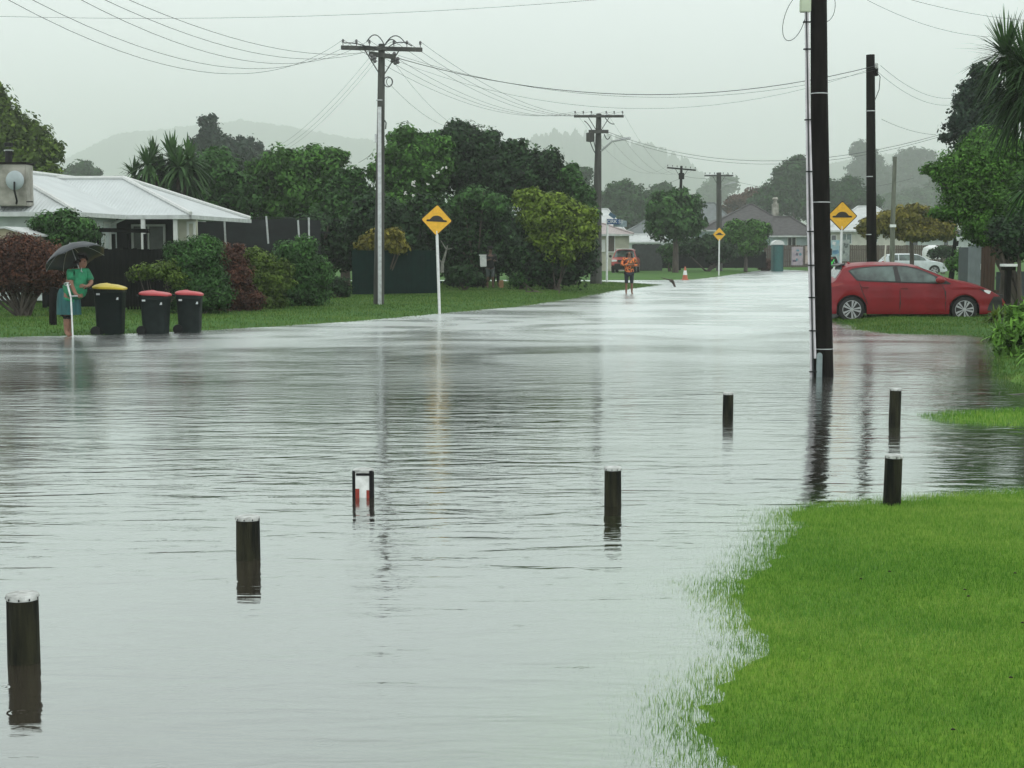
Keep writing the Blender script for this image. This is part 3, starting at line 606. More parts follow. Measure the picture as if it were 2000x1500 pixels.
mb = MB(); mb.slab([(g.x-5.6*k,g.y,-.3),(g.x+5.6*k,g.y,-.3)]+[(g.x+5.6*k*math.cos(a),g.y,along(1600,693).z+5.6*k*math.sin(a)) for a in np.linspace(0,math.pi,9)], (0,.03,0)); mb.build('cable_guard', M_greyguard, t, bevel=.004)
MB().box(along(1573,0,-.12), (20*k,.1,46*k)).build('junction_box', M_box, t, bevel=.01)
def ring(name, c, rx, rz, m, parent, thick=.006, a0=0, a1=6.283, n=28, tilt=0):
    c = Vector(c); return MB().tube([c+Vector((math.cos(a)*rx+tilt*math.sin(a), .02*math.sin(a*2), math.sin(a)*rz)) for a in np.linspace(a0, a1, n)], thick, 6).build(name, m, parent, smooth=True)
ring('cable_loop', along(1552,35,-.1), 20*k, 43*k, M_wire, t, .0045, 0, 6.283, tilt=.07)
ring('cable_loop', along(1612,8,.1), 19*k, 34*k, M_wire, t, .0045, -1.5, 1.6)
MB().box(W(1600,-230,b.y), (2.0,.1,.12)).build('crossarm', M_blackwood, t)
# second bare pole
b2 = Vector(((1703-1000)/3000*46, 46, hz(10.8,46)-.3)); k = 46/3000
t = thing('power_pole', 'tall bare black pole rising behind the red hatchback', 'power pole', b2)
MB().tube([b2, W(1702,450,46), W(1700,107,46)], [10*k,9.6*k,8.2*k], 18).build('pole', M_blackwood, t, smooth=True)
for y in (217,345,458): MB().lathe([((9.4)*k,-.012),((9.4)*k,.012)], W(1700.5,y,46), 18).build('steel_band', M_galv, t, smooth=True)
MB().box(W(1711,139,45.8), (6*k,.14,18*k)).build('bracket', M_blackwood, t)
for y in (126,131): MB().ball(W(1712,y,45.7), .05, 8).build('insulator', M_capw, t, smooth=True)
MB().tube([W(1712,140,45.7),W(1719,150,45.7),W(1717,175,45.7),W(1709,195,45.7)], .012, 5).build('cable', M_wire, t, smooth=True)
HW['bare'] = W(1712,128,45.7)
# thin grey pole
t = thing('wooden_pole', 'thin grey timber pole with a white tag behind the hatchback', 'pole', ((1743-1000)/3000*76, 76, hz(18.8,76)-.2)); k = 76/3000
MB().tube([(18.75,76,-.1), W(1744,420,76), W(1748,306,76)], [5.2*k,4.6*k,3.8*k], 12).build('pole', M_greypole, t, smooth=True)
MB().box(W(1744,441,75.85), (12*k,.04,5.5*k)).build('tag', M_white, t)
# power pole with crossarm
def xpole(key, px, yb, ytop, rb, rt, arm, label, Y=None, strip=None, lamp=None, lean=0, arm_tilt=0, extra=None, m=M_pole, yarm=None, twist=0):
    g = G(px, yb, .15); Y = Y or g.y; k = Y/3000; base = Vector(((px-1000)/3000*Y, Y, hz((px-1000)/3000*Y, Y)-.3))
    tp = W(px+lean, ytop, Y); t = thing('power_pole', label, 'power pole', base)
    MB().tube([base, base.lerp(tp,.5), tp], [rb*k,(rb*.45+rt*.55)*k,rt*k], 12).build('pole', m, t, smooth=True)
    yarm = yarm or ytop+6
    c = W(px+lean, yarm, Y-(rt+2.5)*k); a = Vector((arm*k*math.cos(twist), -arm*k*math.sin(twist), -arm_tilt*k)); th = max(.09, .09)
    rot = Matrix.Rotation(-twist, 3, 'Z') @ Matrix.Rotation(math.atan2(arm_tilt, arm), 3, 'Y')
    xa = MB().box(c, (2*arm*k, .1, .12), rot).build('crossarm', m, t, bevel=.008)
    pts = []
    for s in (-.95,-.62,-.3,.3,.62,.95):
        q = c+a*s+Vector((0,0,.07)); pts.append(q+Vector((0,0,.16)))
        MB().lathe([(.012,0),(.012,.07),(.045,.08),(.03,.11),(.045,.13),(.02,.18)], q, 8).build('insulator', M_insul, t, smooth=True)
    br = MB(); 
    for s in (-1,1): br.tube([c+a*.42*s+Vector((0,.0,-.05)), W(px+lean, yarm, Y-rt*k)+Vector((0,0,-.85))], .018, 5)
    br.build('brace', m, t)
    HW[key] = (pts, W(px+lean, yarm+18, Y-.1), Y, k, t)
    return t, Y, k
t, Y1, k1 = xpole('p1', 739.5, 592, 86, 10.8, 6.3, 78, 'power pole with a grey channel strip and wide crossarm near the left verge', lean=6, m=M_pole, yarm=95, arm_tilt=2)
MB().box(W(741.5,403,Y1-.19), (7*k1,.05,(592-212)*k1), Matrix.Rotation(R(.35),3,'Y')).build('steel_channel', M_galv, t)
for y in (196,369): MB().lathe([(.125,-.012),(.125,.012)], W(742.5,y,Y1), 12).build('steel_band', M_galv, t, smooth=True)
lo = MB().box(W(746,108,Y1-.12), (62*k1,.1,.13), Matrix.Rotation(R(12),3,'Y')@Matrix.Rotation(R(-35),3,'Z')).build('low_crossarm', M_pole, t)
for dx, dy in ((-20,8),(-14,12),(20,12),(26,16),(31,14),(24,4)):
    MB().lathe([(.03,-.1),(.06,-.06),(.035,0),(.06,.04),(.03,.1)], W(746+dx,104+dy,Y1-.2), 8).build('insulator', M_insul, t, smooth=True)
ring('cable_loop', W(758,160,Y1-.1), 8*k1, 9.5*k1, M_wire, t, .014)
ring('cable_loop', W(761,160,Y1-.1), 6*k1, 8*k1, M_wire, t, .010)
def arc(px0, py0, px1, py1, hpx, Y, n=10): return [W(px0+(px1-px0)*s, py0+(py1-py0)*s-hpx*4*s*(1-s), Y) for s in np.linspace(0,1,n)]
for a in ((716,82,750,86,16),(750,90,790,82,16),(752,88,775,84,9),(718,92,672,84,3),(755,95,805,90,10),(700,94,740,98,6)):
    MB().tube(arc(*a, Y1-.2), .016, 5).build('jumper_cable', M_wire, t, smooth=True)
MB().tube([W(751,235,Y1-.1),W(754,240,Y1-.1),W(753,252,Y1-.1)], .02, 5).build('cable', M_wire, t)
MB().box(W(734,270,Y1-.15), (4*k1,.1,16*k1)).build('junction_box', M_galv, t)
t, Y2, k2 = xpole('p2', 1163.5, 553, 222, 12, 5, 48, 'thick power pole with a street light arm beside the yellow green bush', lean=6, yarm=227)
lo = MB().box(W(1169,257,Y2-.2), (38*k2,.12,.16)).build('low_crossarm', M_pole, t)
def lamp(t, px0, py0, px1, py1, Y, k, hl=22):
    MB().tube([W(px0,py0,Y-.1),W(px0+(px1-px0)*.55,py0+(py1-py0)*.85,Y-.3),W(px1,py1,Y-.4)], .05, 8).build('lamp_arm', M_galv, t, smooth=True)
    MB().box(W(px1+hl*.4,py1-2,Y-.4), (hl*k,.28,.12), Matrix.Rotation(R(-8),3,'Y')).build('lamp_head', M_galv, t, bevel=.03)
lamp(t, 1174, 295, 1212, 273, Y2, k2, 22)
MB().lathe([(.10,-.22),(.2,-.2),(.2,.2),(.10,.22)], W(1153,268,Y2-.2), 12).build('transformer_can', M_pole, t, smooth=True)
for a in ((1141,236,1160,262,4),(1152,275,1163,300,-2),(1158,264,1165,298,-3),(1182,230,1200,242,-4),(1180,262,1192,266,-8)):
    MB().tube(arc(*a, Y2-.2), .022, 5).build('jumper_cable', M_wire, t, smooth=True)
t, Y3, k3 = xpole('p3', 1324, 528, 324, 5.2, 2.3, 28, 'slim dark power pole leaning right behind the traffic cone', lean=7, Y=126, arm_tilt=2.5, m=M_blackwood)
MB().box(W(1331,344,Y3-.1), (10*k3,.3,.5)).build('low_crossarm', M_blackwood, t)
t, Y4, k4 = xpole('p4', 1404, 533, 337, 6.4, 4.6, 28, 'far power pole with a lamp arm behind the far speed hump sign', Y=122, m=M_pole)
lamp(t, 1408, 371, 1424, 359, Y4, k4, 14)
# ------------------------------------------------------------------ wires
def wire(p0, p1, sag, label, group, r=.013, n=22):
    p0 = Vector(p0); p1 = Vector(p1)
    r *= .43
    pts = [p0.lerp(p1, s)-Vector((0,0,sag*4*s*(1-s))) for s in np.linspace(0, 1, n)]
    o = MB().tube(pts, r, 5).build('power_line', M_wire, None, smooth=True)
    return tag(o, label, 'wire', group)
P1, low1, P2, low2, P3, P4 = HW['p1'][0], HW['p1'][1], HW['p2'][0], HW['p2'][1], HW['p3'][0], HW['p4'][0]
def thru(pA, px, py, Y): return W(px, py, Y)
g = 'wires running from the first power pole out over the camera side'
for i, (x, nm) in enumerate(((112,'lowest'),(155,'second lowest'),(252,'middle'),(290,'second highest'),(330,'highest'))):
    wire(P1[i], W(x-170, -42, 22), 1.15-.12*i, nm+' of the wires fanning from the first power pole to the upper left', g, .011)
wire(W(-60,30,36), W(1230,-6,36), .23, 'single cable crossing the whole top left of the sky', None, .009)
g = 'wires between the first and second left power poles'
for i in range(6):
    wire(P1[i], P2[i], .95, ('far left','second left','third left','third right','second right','far right')[i]+' wire strung between the first and second crossarms', g, .013)
g = 'service wires crossing the road to the bare pole'
wire(W(775,113,Y1-.2), HW['bare'], .95, 'thick service cable crossing the road to the bare black pole', None, .024)
wire(W(777,108,Y1-.2), W(1712,136,45.7), 1.0, 'thin service wire just above the thick cable to the bare pole', None, .011)
wire(W(772,118,Y1-.2), W(1712,131,45.7), 1.3, 'lowest thin service wire sagging to the bare pole', None, .009)
g = 'house service wires dropping left from the first pole'
for i, dx in enumerate((0,8,14)):
    wire(W(722+dx,112+dx*.4,Y1-.2), W(532+dx*1.2,292+dx*.4,66), .3, ('upper','middle','lower')[i]+' service wire dropping left from the first pole into the trees', g, .009)
wire(W(762,165,Y1-.2), W(905,252,66), .35, 'service wire from the coil on the first pole to the dark tree', None, .011)
wire(W(774,128,Y1-.2), W(940,262,66), .5, 'service wire dropping right of the coil wire into the dark tree', None, .010)
wire(W(727,300,Y1), W(700,318,64), .02, 'short stay cable left of the first pole above the tree', None, .016, 6)
wire(W(1188,258,Y2-.2), W(1832,264,58), 1.15, 'upper long cable from the second pole to the right garden tree', None, .020)
wire(W(1188,262,Y2-.2), W(1832,268,58), 1.2, 'lower long cable from the second pole to the right garden tree', None, .016)
wire(W(1720,128,45.7), W(1872,190,60), .35, 'upper service wire from the bare pole to the dark ragged tree', None, .013)
wire(W(1714,140,45.7), W(1858,205,60), .3, 'lower service wire from the bare pole to the dark ragged tree', None, .013)
wire(W(1722,233,46), W(1828,263,58), .1, 'short service wire ending at a dark clamp by the bare pole', None, .014)
wire(W(1690,-2,24), W(1932,72,28), .12, 'steep wire running from the top edge to the palm', None, .007)
wire(W(1770,-3,24), W(2060,42,27), .08, 'upper wire at the top right corner', None, .007)
wire(W(1330,342,Y3), W(1405,345,Y4), .2, 'short wire joining the third and fourth poles', None, .022)
wire(W(1180,367,Y2+30), W(1325,350,Y3), .4, 'pale distant wire reaching the third pole from the left', None, .022)
wire(W(1410,347,Y4), W(1785,348,110), 1.0, 'pale distant wire from the fourth pole to the right', None, .020)
for i in (0,2,3,5): wire(P2[i], P3[i], 1.6, ('outer left',0,'inner left','inner right',0,'outer right')[i]+' faint wire from the second to the third pole', 'faint wires between the second and third poles', .010)
# ------------------------------------------------------------------ speed hump signs
def humpsign(px, pyc, half, yb, label, Y=None, lean=0, twist=0, tilt=0):
    g = G(px, yb); Y = Y or g.y; k = Y/3000; c = W(px, pyc, Y); s = half*k
    bx = c.x+lean*k; bz = min(hz(bx, Y), 0)-.3
    t = thing('road_sign', label, 'road sign', (bx, Y, 0), 'yellow speed hump warning signs')
    MB().tube([(bx,Y+.03,bz),(c.x,Y+.03,c.z-s*.7)], .038 if half > 15 else .05, 10).build('post', M_white, t, smooth=True)
    rt = Matrix.Rotation(twist, 3, 'Z') @ Matrix.Rotation(tilt, 3, 'Y')
    def dia(q, d, y, nr=4, rc=.12):
        out = []
        for i in range(4):
            a = math.pi/2*i+math.pi/2; v = Vector((math.cos(a), 0, math.sin(a)))*q
            for j in range(nr+1):
                u = a-math.pi/4+math.pi/2*j/nr
                out.append(v*(1-rc)+Vector((math.cos(u),0,math.sin(u)))*q*rc*.75)
        return [rt @ (p+Vector((0,y,0)))+c for p in out]
    mb = MB(); mb.slab(dia(s*1.06, 0, .004), rt @ Vector((0,.02,0))); mb.build('sign_border', M_blk if half > 15 else M_yel, t)
    mb = MB(); mb.slab(dia(s*(.985), 0, -.006), rt @ Vector((0,.012,0))); pl = mb.build('sign_plate', M_yel, t)
    hp = [(-.66,-.10),(.66,-.10),(.68,-.02),(.62,.02),(.46,.03)]+[(.40*math.cos(a),.03+.27*math.sin(a)) for a in np.linspace(.35,math.pi-.35,12)]+[(-.46,.03),(-.62,.02),(-.68,-.02)]
    mb = MB(); mb.slab([rt @ Vector((x*s,-.014,z*s))+c for x, z in hp], rt @ Vector((0,.006,0))); mb.build('hump_symbol', M_blk, pl)
    return t
humpsign(853,430,29.5,616,'yellow speed hump sign on a leaning white post in the left water', lean=5.5, tilt=R(3))
humpsign(1645,422,28,640,'yellow speed hump sign between the two black poles above the hatchback', Y=46, lean=-2)
humpsign(1405,458,12.5,534,'small distant yellow speed hump sign on the far verge', Y=105, twist=R(20))
# street name sign
t = thing('street_sign', 'blue street name sign on a white post near the second pole', 'street sign', (G(1185,556).x, G(1185,556).y, 0)); Ys = G(1185,556).y; k = Ys/3000
MB().tube([(t.location.x,Ys,-.2), W(1186.5,427,Ys)], .055, 10).build('post', M_white, t, smooth=True)
M_blue = mat('sign_blue', (.03,.09,.22), .5, .1, 10)
bl = MB().box(W(1199,433,Ys-.06), (26*k,.03,10*k)).build('name_blade', M_blue, t)
MB().box(W(1211,437,Ys+.05), (26*k,.03,12*k)).build('back_blade', mat('pale_blue', (.25,.33,.36), .5, .2, 8), t, bevel=.01)
MB().box(W(1196,421,Ys-.02), (14*k,.03,7*k), Matrix.Rotation(R(35),3,'Y')).build('upper_blade', mat('blue2', (.07,.14,.2), .5, .2, 8), t)
fc = bpy.data.curves.new('letters', 'FONT'); fc.body = 'YORK ST'; fc.size = .24; fc.extrude = .004; fc.align_x = 'CENTER'; fc.align_y = 'CENTER'
fo = bpy.data.objects.new('letters', fc); COL.objects.link(fo); fo.location = W(1199,433,Ys-.085); fo.rotation_euler = (math.pi/2,0,0)
bpy.context.view_layer.update()
me = bpy.data.meshes.new_from_object(fo.evaluated_get(bpy.context.evaluated_depsgraph_get())); loc = fo.location.copy(); bpy.data.objects.remove(fo)
lo = bpy.data.objects.new('lettering', me); me.transform(Matrix.Translation(loc-Vector(t.location)) @ Matrix.Rotation(math.pi/2,4,'X')); me.materials.clear(); me.materials.append(M_white); COL.objects.link(lo); lo.parent = bl
# ------------------------------------------------------------------ bins
M_bin = mat('bin_green_black', (.003,.008,.007), .6, .2, 7, bump=.15, bscale=30, spec=.15)
M_bing = mat('bin_grey', (.008,.014,.013), .6, .25, 7, bump=.15, bscale=30, spec=.18)
M_lidy = mat('lid_yellow', (.55,.42,.02), .4, .1, 6); M_lidr = mat('lid_red', (.42,.05,.055), .42, .12, 6)
def binn(label, px, yw, w, h, d, body, lid, rot):
    p = G(px, yw); t = thing('wheelie_bin', label, 'wheelie bin', (p.x, p.y+d/2, hz(p.x,p.y+d/2)*0-.02), 'wheelie bins at the water edge', rot, True)
    mb = MB(); H = h*.90; pr = [(.80,-.12),(.84,.06),(.90,H*.5),(.97,H-.09),(.98,H-.085),(1.0,H-.08),(1.0,H)]
    vs = []; fs = []; n = 20
    for f, z in pr:
        for i in range(n):
            a = 2*math.pi*i/n+math.pi/n; cx, sy = math.cos(a), math.sin(a)
            sx = math.copysign(abs(cx)**.35, cx); sq = math.copysign(abs(sy)**.35, sy)
            vs.append((sx*w/2*f, sq*d/2*f, z))
    for i in range(len(pr)-1):
        for j in range(n): fs.append((i*n+j,i*n+(j+1)%n,(i+1)*n+(j+1)%n,(i+1)*n+j))
    fs.append(tuple(range(n-1,-1,-1))); fs.append(tuple((len(pr)-1)*n+j for j in range(n)))
    mb.add(vs, fs); bd = mb.build('body', body, t, smooth=True)
    mb = MB(); vs = []; fs = []
    lp = [(1.06,H+.002),(1.08,H+.02),(1.06,H+.04),(.9,H+.065),(.6,h-.012),(.2,h)]
    for f, z in lp:
        for i in range(n):
            a = 2*math.pi*i/n+math.pi/n; cx, sy = math.cos(a), math.sin(a)
            vs.append((math.copysign(abs(cx)**.4,cx)*w/2*f-.0, math.copysign(abs(sy)**.4,sy)*d/2*f, z-(.02*cx)))
    for i in range(len(lp)-1):
        for j in range(n): fs.append((i*n+j,i*n+(j+1)%n,(i+1)*n+(j+1)%n,(i+1)*n+j))
    fs.append(tuple((len(lp)-1)*n+j for j in range(n))); fs.append(tuple(range(n-1,-1,-1)))
    MB().add(vs, fs).build('lid', lid, t, smooth=True)
    MB().tube([(-w*.52,-d*.4,H-.02),(-w*.6,-d*.4,H+.0),(-w*.6,d*.4,H+.0),(-w*.52,d*.4,H-.02)], .016, 6).build('handle', body, t, smooth=True)
    for s in (-1,1):
        wh = MB().lathe([(.10,-.025),(.105,0),(.10,.025)], (-w*.42, s*d*.44, .09), 16, Matrix.Rotation(math.pi/2,3,'X')).build('wheel', M_dkplast, t, smooth=True)
    MB().box((w*.30,-d*.455,H*.80),(.085,.012,.05)).build('sticker', M_galv, t)
    MB().box((-w*.30,-d*.49,H-.10),(.07,.012,.035)).build('sticker', M_galv, t)
    return t
binn('big black wheelie bin with a yellow lid', 209, 654, .60, 1.05, .62, M_bin, M_lidy, R(3))
binn('dark grey wheelie bin with a red lid in the middle of the three', 299, 653, .555, .90, .55, M_bing, M_lidr, R(-4))
binn('dark grey wheelie bin with a red lid on the right of the three', 366, 650, .53, .89, .55, M_bing, M_lidr, R(5))
# post behind woman
g_ = G(104,645); t = tag(MB().tube([(g_.x,g_.y,-.2),(g_.x,g_.y,.45),(g_.x+.02,g_.y,.92)], [.085,.08,.075], 12).build('wooden_post', M_blackwood, smooth=True), 'dark timber stump post on the grass behind the woman', 'post')
# traffic cone
g_ = G(1338,540,.2); k = g_.y/3000; z0 = hz(g_.x, g_.y)
t = thing('traffic_cone', 'orange traffic cone with white bands on the far verge', 'traffic cone', (g_.x,g_.y,z0))
MB().lathe([(.17,0),(.15,.14),(.12,.34),(.06,.68),(.03,.8)], (g_.x,g_.y,z0), 14).build('cone', mat('cone_orange', (.42,.11,.05), .5, .1), t, smooth=True)
MB().box((g_.x,g_.y,z0+.02), (.42,.4,.05)).build('base', mat('cone_orange2', (.5,.12,.05), .5, .1), t)
MB().lathe([(.13,.30),(.085,.56)], (g_.x,g_.y,z0), 14).build('reflective_band', M_white, t, smooth=True)
# driftwood, branches
def branch(label, pts, r, Y, seed, twigs=4, m=None, cat='branch'):
    rs = random.Random(seed); P = [W(a, b, Y) for a, b in pts]; mb = MB(); mb.tube(P, [r*(1-.6*i/(len(P)-1)) for i in range(len(P))], 7)
    for _ in range(twigs):
        q = P[rs.randrange(len(P))]; mb.tube([q, q+Vector((rs.uniform(-1,1),rs.uniform(-.3,.3),rs.uniform(.1,.8)))*6*r], [r*.4,r*.15], 5)
    return tag(mb.build('fallen_branch', m or BARK, smooth=True), label, cat)
branch('fallen branch lying on the verge at the water edge below the bushes', [(1028,573),(1045,571),(1062,574),(1090,576)], .09, 59, 1)
branch('curved dead branch sticking out of the flood water on the road', [(1309,547),(1314,550),(1317,557),(1319,561)], .09, 73, 2, 1)
M_dead = mat('dead_wood', (.16,.16,.14), .8, .3, 10)
branch('bleached dead branch stump beside the leaning hump sign post', [(863,532),(864,515),(868,502),(872,488)], .07, 53, 3, 6, M_dead)
branch('thin floating stick at the right water edge', [(1862,770),(1900,771),(1950,772),(2010,768)], .011, 18.2, 5, 1, M_dead)
# letterboxes
t = thing('letterbox', 'white letterbox on a dark post beside the two people', 'letterbox', (W(943,0,65.5).x, 65.5, .1)); k = 65.5/3000; bx = t.location.x
MB().box((bx,65.5,W(0,510,65.5).z), (12.5*k,.3,22*k), Matrix.Rotation(R(-2),3,'Y')).build('box', M_white, t, bevel=.02)
MB().tube([(bx,65.55,.1),(bx,65.55,W(0,521,65.5).z)], .05, 8).build('post', M_blackwood, t)
MB().box((bx-.02,65.5,W(0,498.5,65.5).z), (14*k,.36,.05)).build('lid', M_white, t)
t = thing('letterbox', 'dark letterbox with a pale lid at the right by the lilies', 'letterbox', ((1967-1000)/3000*40, 40, .15)); k = 40/3000; bx = t.location.x
MB().box((bx,40,W(0,524,40).z), (22*k,.3,7*k)).build('box', M_blackwood, t, bevel=.006)
MB().box((bx,39.99,W(0,518,40).z), (26*k,.38,5*k)).build('lid', M_white, t, bevel=.006)
MB().box((bx,40.02,W(0,560,40).z), (10*k,.14,66*k)).build('post', M_blackwood, t)
# ------------------------------------------------------------------ fences
def fence(name, label, A, B, z0, z1, m, pitch=.15, th=.03, post=None, gap=.01, ragged=.02, mp=None, panel='board_panel', seed=1):
    A = Vector((A[0],A[1],0)); B = Vector((B[0],B[1],0)); Lh = (B-A).length; d = (B-A)/Lh; ang = math.atan2(d.y, d.x); rt = Matrix.Rotation(ang,3,'Z')
    t = thing(name, label, 'fence', (A.x, A.y, z0)); rs = random.Random(seed); mb = MB(); n = int(Lh/pitch)
    for i in range(n):
        c = A+d*(i+.5)*pitch; h = z1-z0+rs.uniform(-ragged,ragged)
        mb.box((c.x,c.y,z0+h/2), (pitch-gap,th,h), rt)
    mb.build(panel, m, t)
    rl = MB(); nrm = Vector((-d.y,d.x,0))*.05
    for zz in (.25,.8): c = (A+B)/2+nrm; rl.box((c.x,c.y,z0+(z1-z0)*zz), (Lh,.05,.08), rt)
    rl.build('rail', mp or m, t)
    if post:
        for i in range(int(Lh/post)+1):
            c = A+d*min(i*post, Lh)+nrm*1.6; MB().box((c.x,c.y,(z0+z1)/2), (.1,.1,z1-z0+.06), rt).build('post', mp or m, t)
    return t
M_dkf = mat('dark_fence', (.007,.008,.007), .9, .5, 5, stretch=(4,4,.4), spec=.1)
M_grf = mat('green_metal_fence', (.003,.016,.013), .7, .2, 3, spec=.1)
M_brf = mat('brown_fence', (.085,.065,.05), .85, .35, 4, stretch=(6,6,.4))
M_gyf = mat('grey_metal_fence', (.16,.19,.20), .5, .15, 3)
M_dgf = mat('dark_grey_fence', (.05,.065,.07), .6, .15, 3)
fence('picket_fence', 'dark picket fence behind the woman and the bins', (W(70,0,41.5).x,41.5), (W(430,0,41.5).x,41.6), .2, W(0,486,41.5).z, M_dkf, .11, .03, 2.2, .003)
fence('low_picket_fence', 'low dark wire fence under the pale green shrub', (W(235,0,40).x,40), (W(350,0,40).x,40), .18, W(0,545,40).z, M_dkf, .08, .02, None, .02)
fence('boundary_fence', 'dark green corrugated fence behind the first power pole', (W(683,0,55).x,55), (W(862,0,57).x,57), .15, W(0,489,56).z, M_grf, .2, .04, None, .004, .0, panel='metal_panel')
fence('netting_fence', 'black netting fence with thin white posts behind the left hedge', (W(375,0,62).x,62), (W(640,0,62).x,62), .3, W(0,428,62).z, mat('netting', (.010,.013,.014), .9, .35, 2), .5, .02, None, .0, .05, panel='netting')
for px in (439,): pass
t = thing('clothes_posts', 'thin leaning white clothesline poles right of the white roofed house', 'clothesline', (W(440,0,58).x,58,.3))
for a, b_, c_, d_ in ((438,425,441,475),(520,422,524,468),(582,430,585,470),(603,425,604,470)):
    MB().tube([W(c_,d_+8,58),W(a,b_,58)], .035, 6).build('pole', M_galv, t)
MB().tube([W(438,427,58),W(520,424,58),W(603,427,58)], .008, 4).build('line', M_wire, t)
fence('metal_fence', 'dark and light grey corrugated fence behind the hatchback bonnet', (W(1886,0,50).x,50), (W(1908,0,49).x,49), .15, W(0,483,50).z, M_dgf, .2, .04, None, .004, 0, panel='metal_panel')
fence('metal_fence', 'light grey metal fence panel with a small white notice', (W(1905,0,46).x,46), (W(1932,0,45).x,45), .15, W(0,477,45.5).z, M_gyf, .2, .04, None, .004, 0, panel='metal_panel')
tag(MB().box(W(1918,521,44.8), (.085,.02,.17)).build('notice', M_white), 'small white notice fixed on the light grey fence panel', 'notice')
fence('board_fence', 'rusty brown upright board fence behind the front of the hatchback', (W(1930,0,43.5).x,43.5), (W(1964,0,43).x,43), .15, W(0,482,43).z, mat('rust_boards', (.06,.032,.02), .85, .35, 4, stretch=(6,6,.4)), .12, .03)
fence('board_fence', 'dark grey fence behind the dark letterbox', (W(1960,0,45).x,45), (W(2060,0,45).x,45), .15, W(0,530,45).z, M_dgf, .15, .03)
fence('board_fence', 'brown board fence across the end of the street', (W(1500,0,133).x,133), (W(1880,0,131).x,131), .3, W(0,479,132).z, M_brf, .16, .03, 2.4, .015)
fence('board_fence', 'long dark fence behind the far left verge', (W(1232,0,124).x,124), (W(1505,0,128).x,128), .3, W(0,492,126).z, M_dkf, .16, .03, 2.4, .012)
fence('board_fence', 'dark weathered fence right of the cream house', (W(1238,0,121).x,121), (W(1300,0,123).x,123), .1, W(0,477,122).z, mat('slate_fence', (.04,.045,.045), .85, .3, 4), .16, .03)
# poster boards on end fence
def poster(label, px, py, w, h, Y, cols, seed):
    k = Y/3000; t = thing('poster_board', label, 'poster board', W(px, py, Y), None); rs = random.Random(seed)
    MB().box(W(px,py,Y), (w*k,.06,h*k)).build('board', mat('poster', cols[0], .7, .2, 3, col2=cols[1]), t)
    for i in range(5):
        MB().box(W(px+rs.uniform(-.32,.32)*w, py+rs.uniform(-.38,.38)*h, Y-.04), (w*k*rs.uniform(.15,.4),.015,h*k*rs.uniform(.08,.2)), Matrix.Rotation(rs.uniform(-.5,.5),3,'Y')).build('painted_shape', mat('paint%d' % (seed*9+i), rs.choice(cols[2:]), .7, 0), t)
poster('pale pink painted board on the end fence left of the big pole', 1557, 500, 22, 36, 130.5, [(.45,.38,.40),(.3,.28,.32),(.08,.25,.3),(.12,.1,.14),(.6,.6,.6)], 1)
poster('cream painted board partly behind the big pole', 1579, 498, 12, 34, 130.5, [(.5,.42,.36),(.3,.25,.25),(.5,.5,.5),(.2,.12,.12)], 2)
poster('blue and white painted board right of the big pole', 1631, 491, 17, 44, 130.3, [(.2,.38,.45),(.35,.42,.42),(.1,.25,.4),(.6,.6,.6)], 3)
poster('grey figure painted board behind the second hump sign post', 1652, 489, 14, 42, 130.2, [(.32,.36,.34),(.18,.2,.2),(.6,.6,.6),(.1,.12,.12)], 4)
tag(MB().tube([W(1730,478,100),W(1728,512,100)], .05, 8).build('leaning_board', mat('pale_plank', (.6,.57,.5), .6, .1)), 'pale upright plank standing left of the silver car', 'plank')
# portable toilet
YT = 128; k = YT/3000; c = W(1518,495,YT); zb = hz(c.x,YT)
t = thing('portable_toilet', 'dark teal portable toilet with a white domed roof', 'portable toilet', (c.x,YT,zb)); z1 = W(0,478,YT).z
MB().box((c.x,YT,(zb+z1)/2), (20*k,1.1,z1-zb)).build('cabin', mat('teal', (.015,.09,.09), .5, .1), t, bevel=.03)
MB().box((c.x,YT-.58,(zb+z1)/2), (13*k,.05,(z1-zb)*.88)).build('door', mat('teal2', (.02,.115,.11), .5, .1), t, bevel=.02)
MB().slab([(c.x+11.5*k*math.cos(a),YT-.6,z1+9*k*math.sin(a)) for a in np.linspace(0,math.pi,12)], (0,1.2,0)).build('roof', M_white, t, smooth=True)
# root ball / rubbish heap
t = T(131, [(1488,515,12,13),(1500,518,8,12)], P_red, 'brown uprooted clump at the far road edge left of the toilet', 1490, .12, .1, 90, name='root_ball', cat='bush', stems=6)
# ------------------------------------------------------------------ houses
M_roofw = mat('roof_white_iron', (.53,.57,.57), .45, .06, 1.2, wavex=(2.6,'X',.8))
M_roofw2 = mat('roof_white_iron_side', (.53,.57,.57), .45, .06, 1.2, wavex=(2.6,'Y',.8))
M_gut = mat('gutter_white', (.5,.53,.52), .5, .15, 4)
M_wallc = mat('wall_cream', (.42,.42,.34), .8, .12, 2)
M_wallw = mat('wall_white', (.55,.60,.60), .8, .1, 2)
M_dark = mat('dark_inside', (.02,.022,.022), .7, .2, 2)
M_glass = mat('window_glass', (.03,.04,.045), .08, .1, 1, spec=.8)
M_conc = mat('stained_concrete', (.40,.39,.34), .9, .3, 2.2, col2=(.17,.17,.14))
M_frame = mat('window_frame', (.6,.62,.6), .5, .05)
u = Vector((math.cos(R(-6)), math.sin(R(-6)), 0)); v = Vector((-math.sin(R(-6)), math.cos(R(-6)), 0)); UP = Vector((0,0,1))
ZE = 2.86; C1 = Vector((-10.4,50,0)); V0 = C1-u*2.17; C0 = V0-v*4.3
ht = thing('house', 'long low house with a white corrugated hip roof at the left', 'house', (-14,52,.3))
RT = .45
def roofpoly(pts, name, m, par, t=.07):
    P = [Vector(p) for p in pts]; n = (P[1]-P[0]).cross(P[2]-P[0]).normalized()
    if n.z < 0: n = -n
    return MB().slab([p-n*t for p in P], n*t).build(name, m, par)
WA = 3.8; zA = ZE+WA*RT*.83
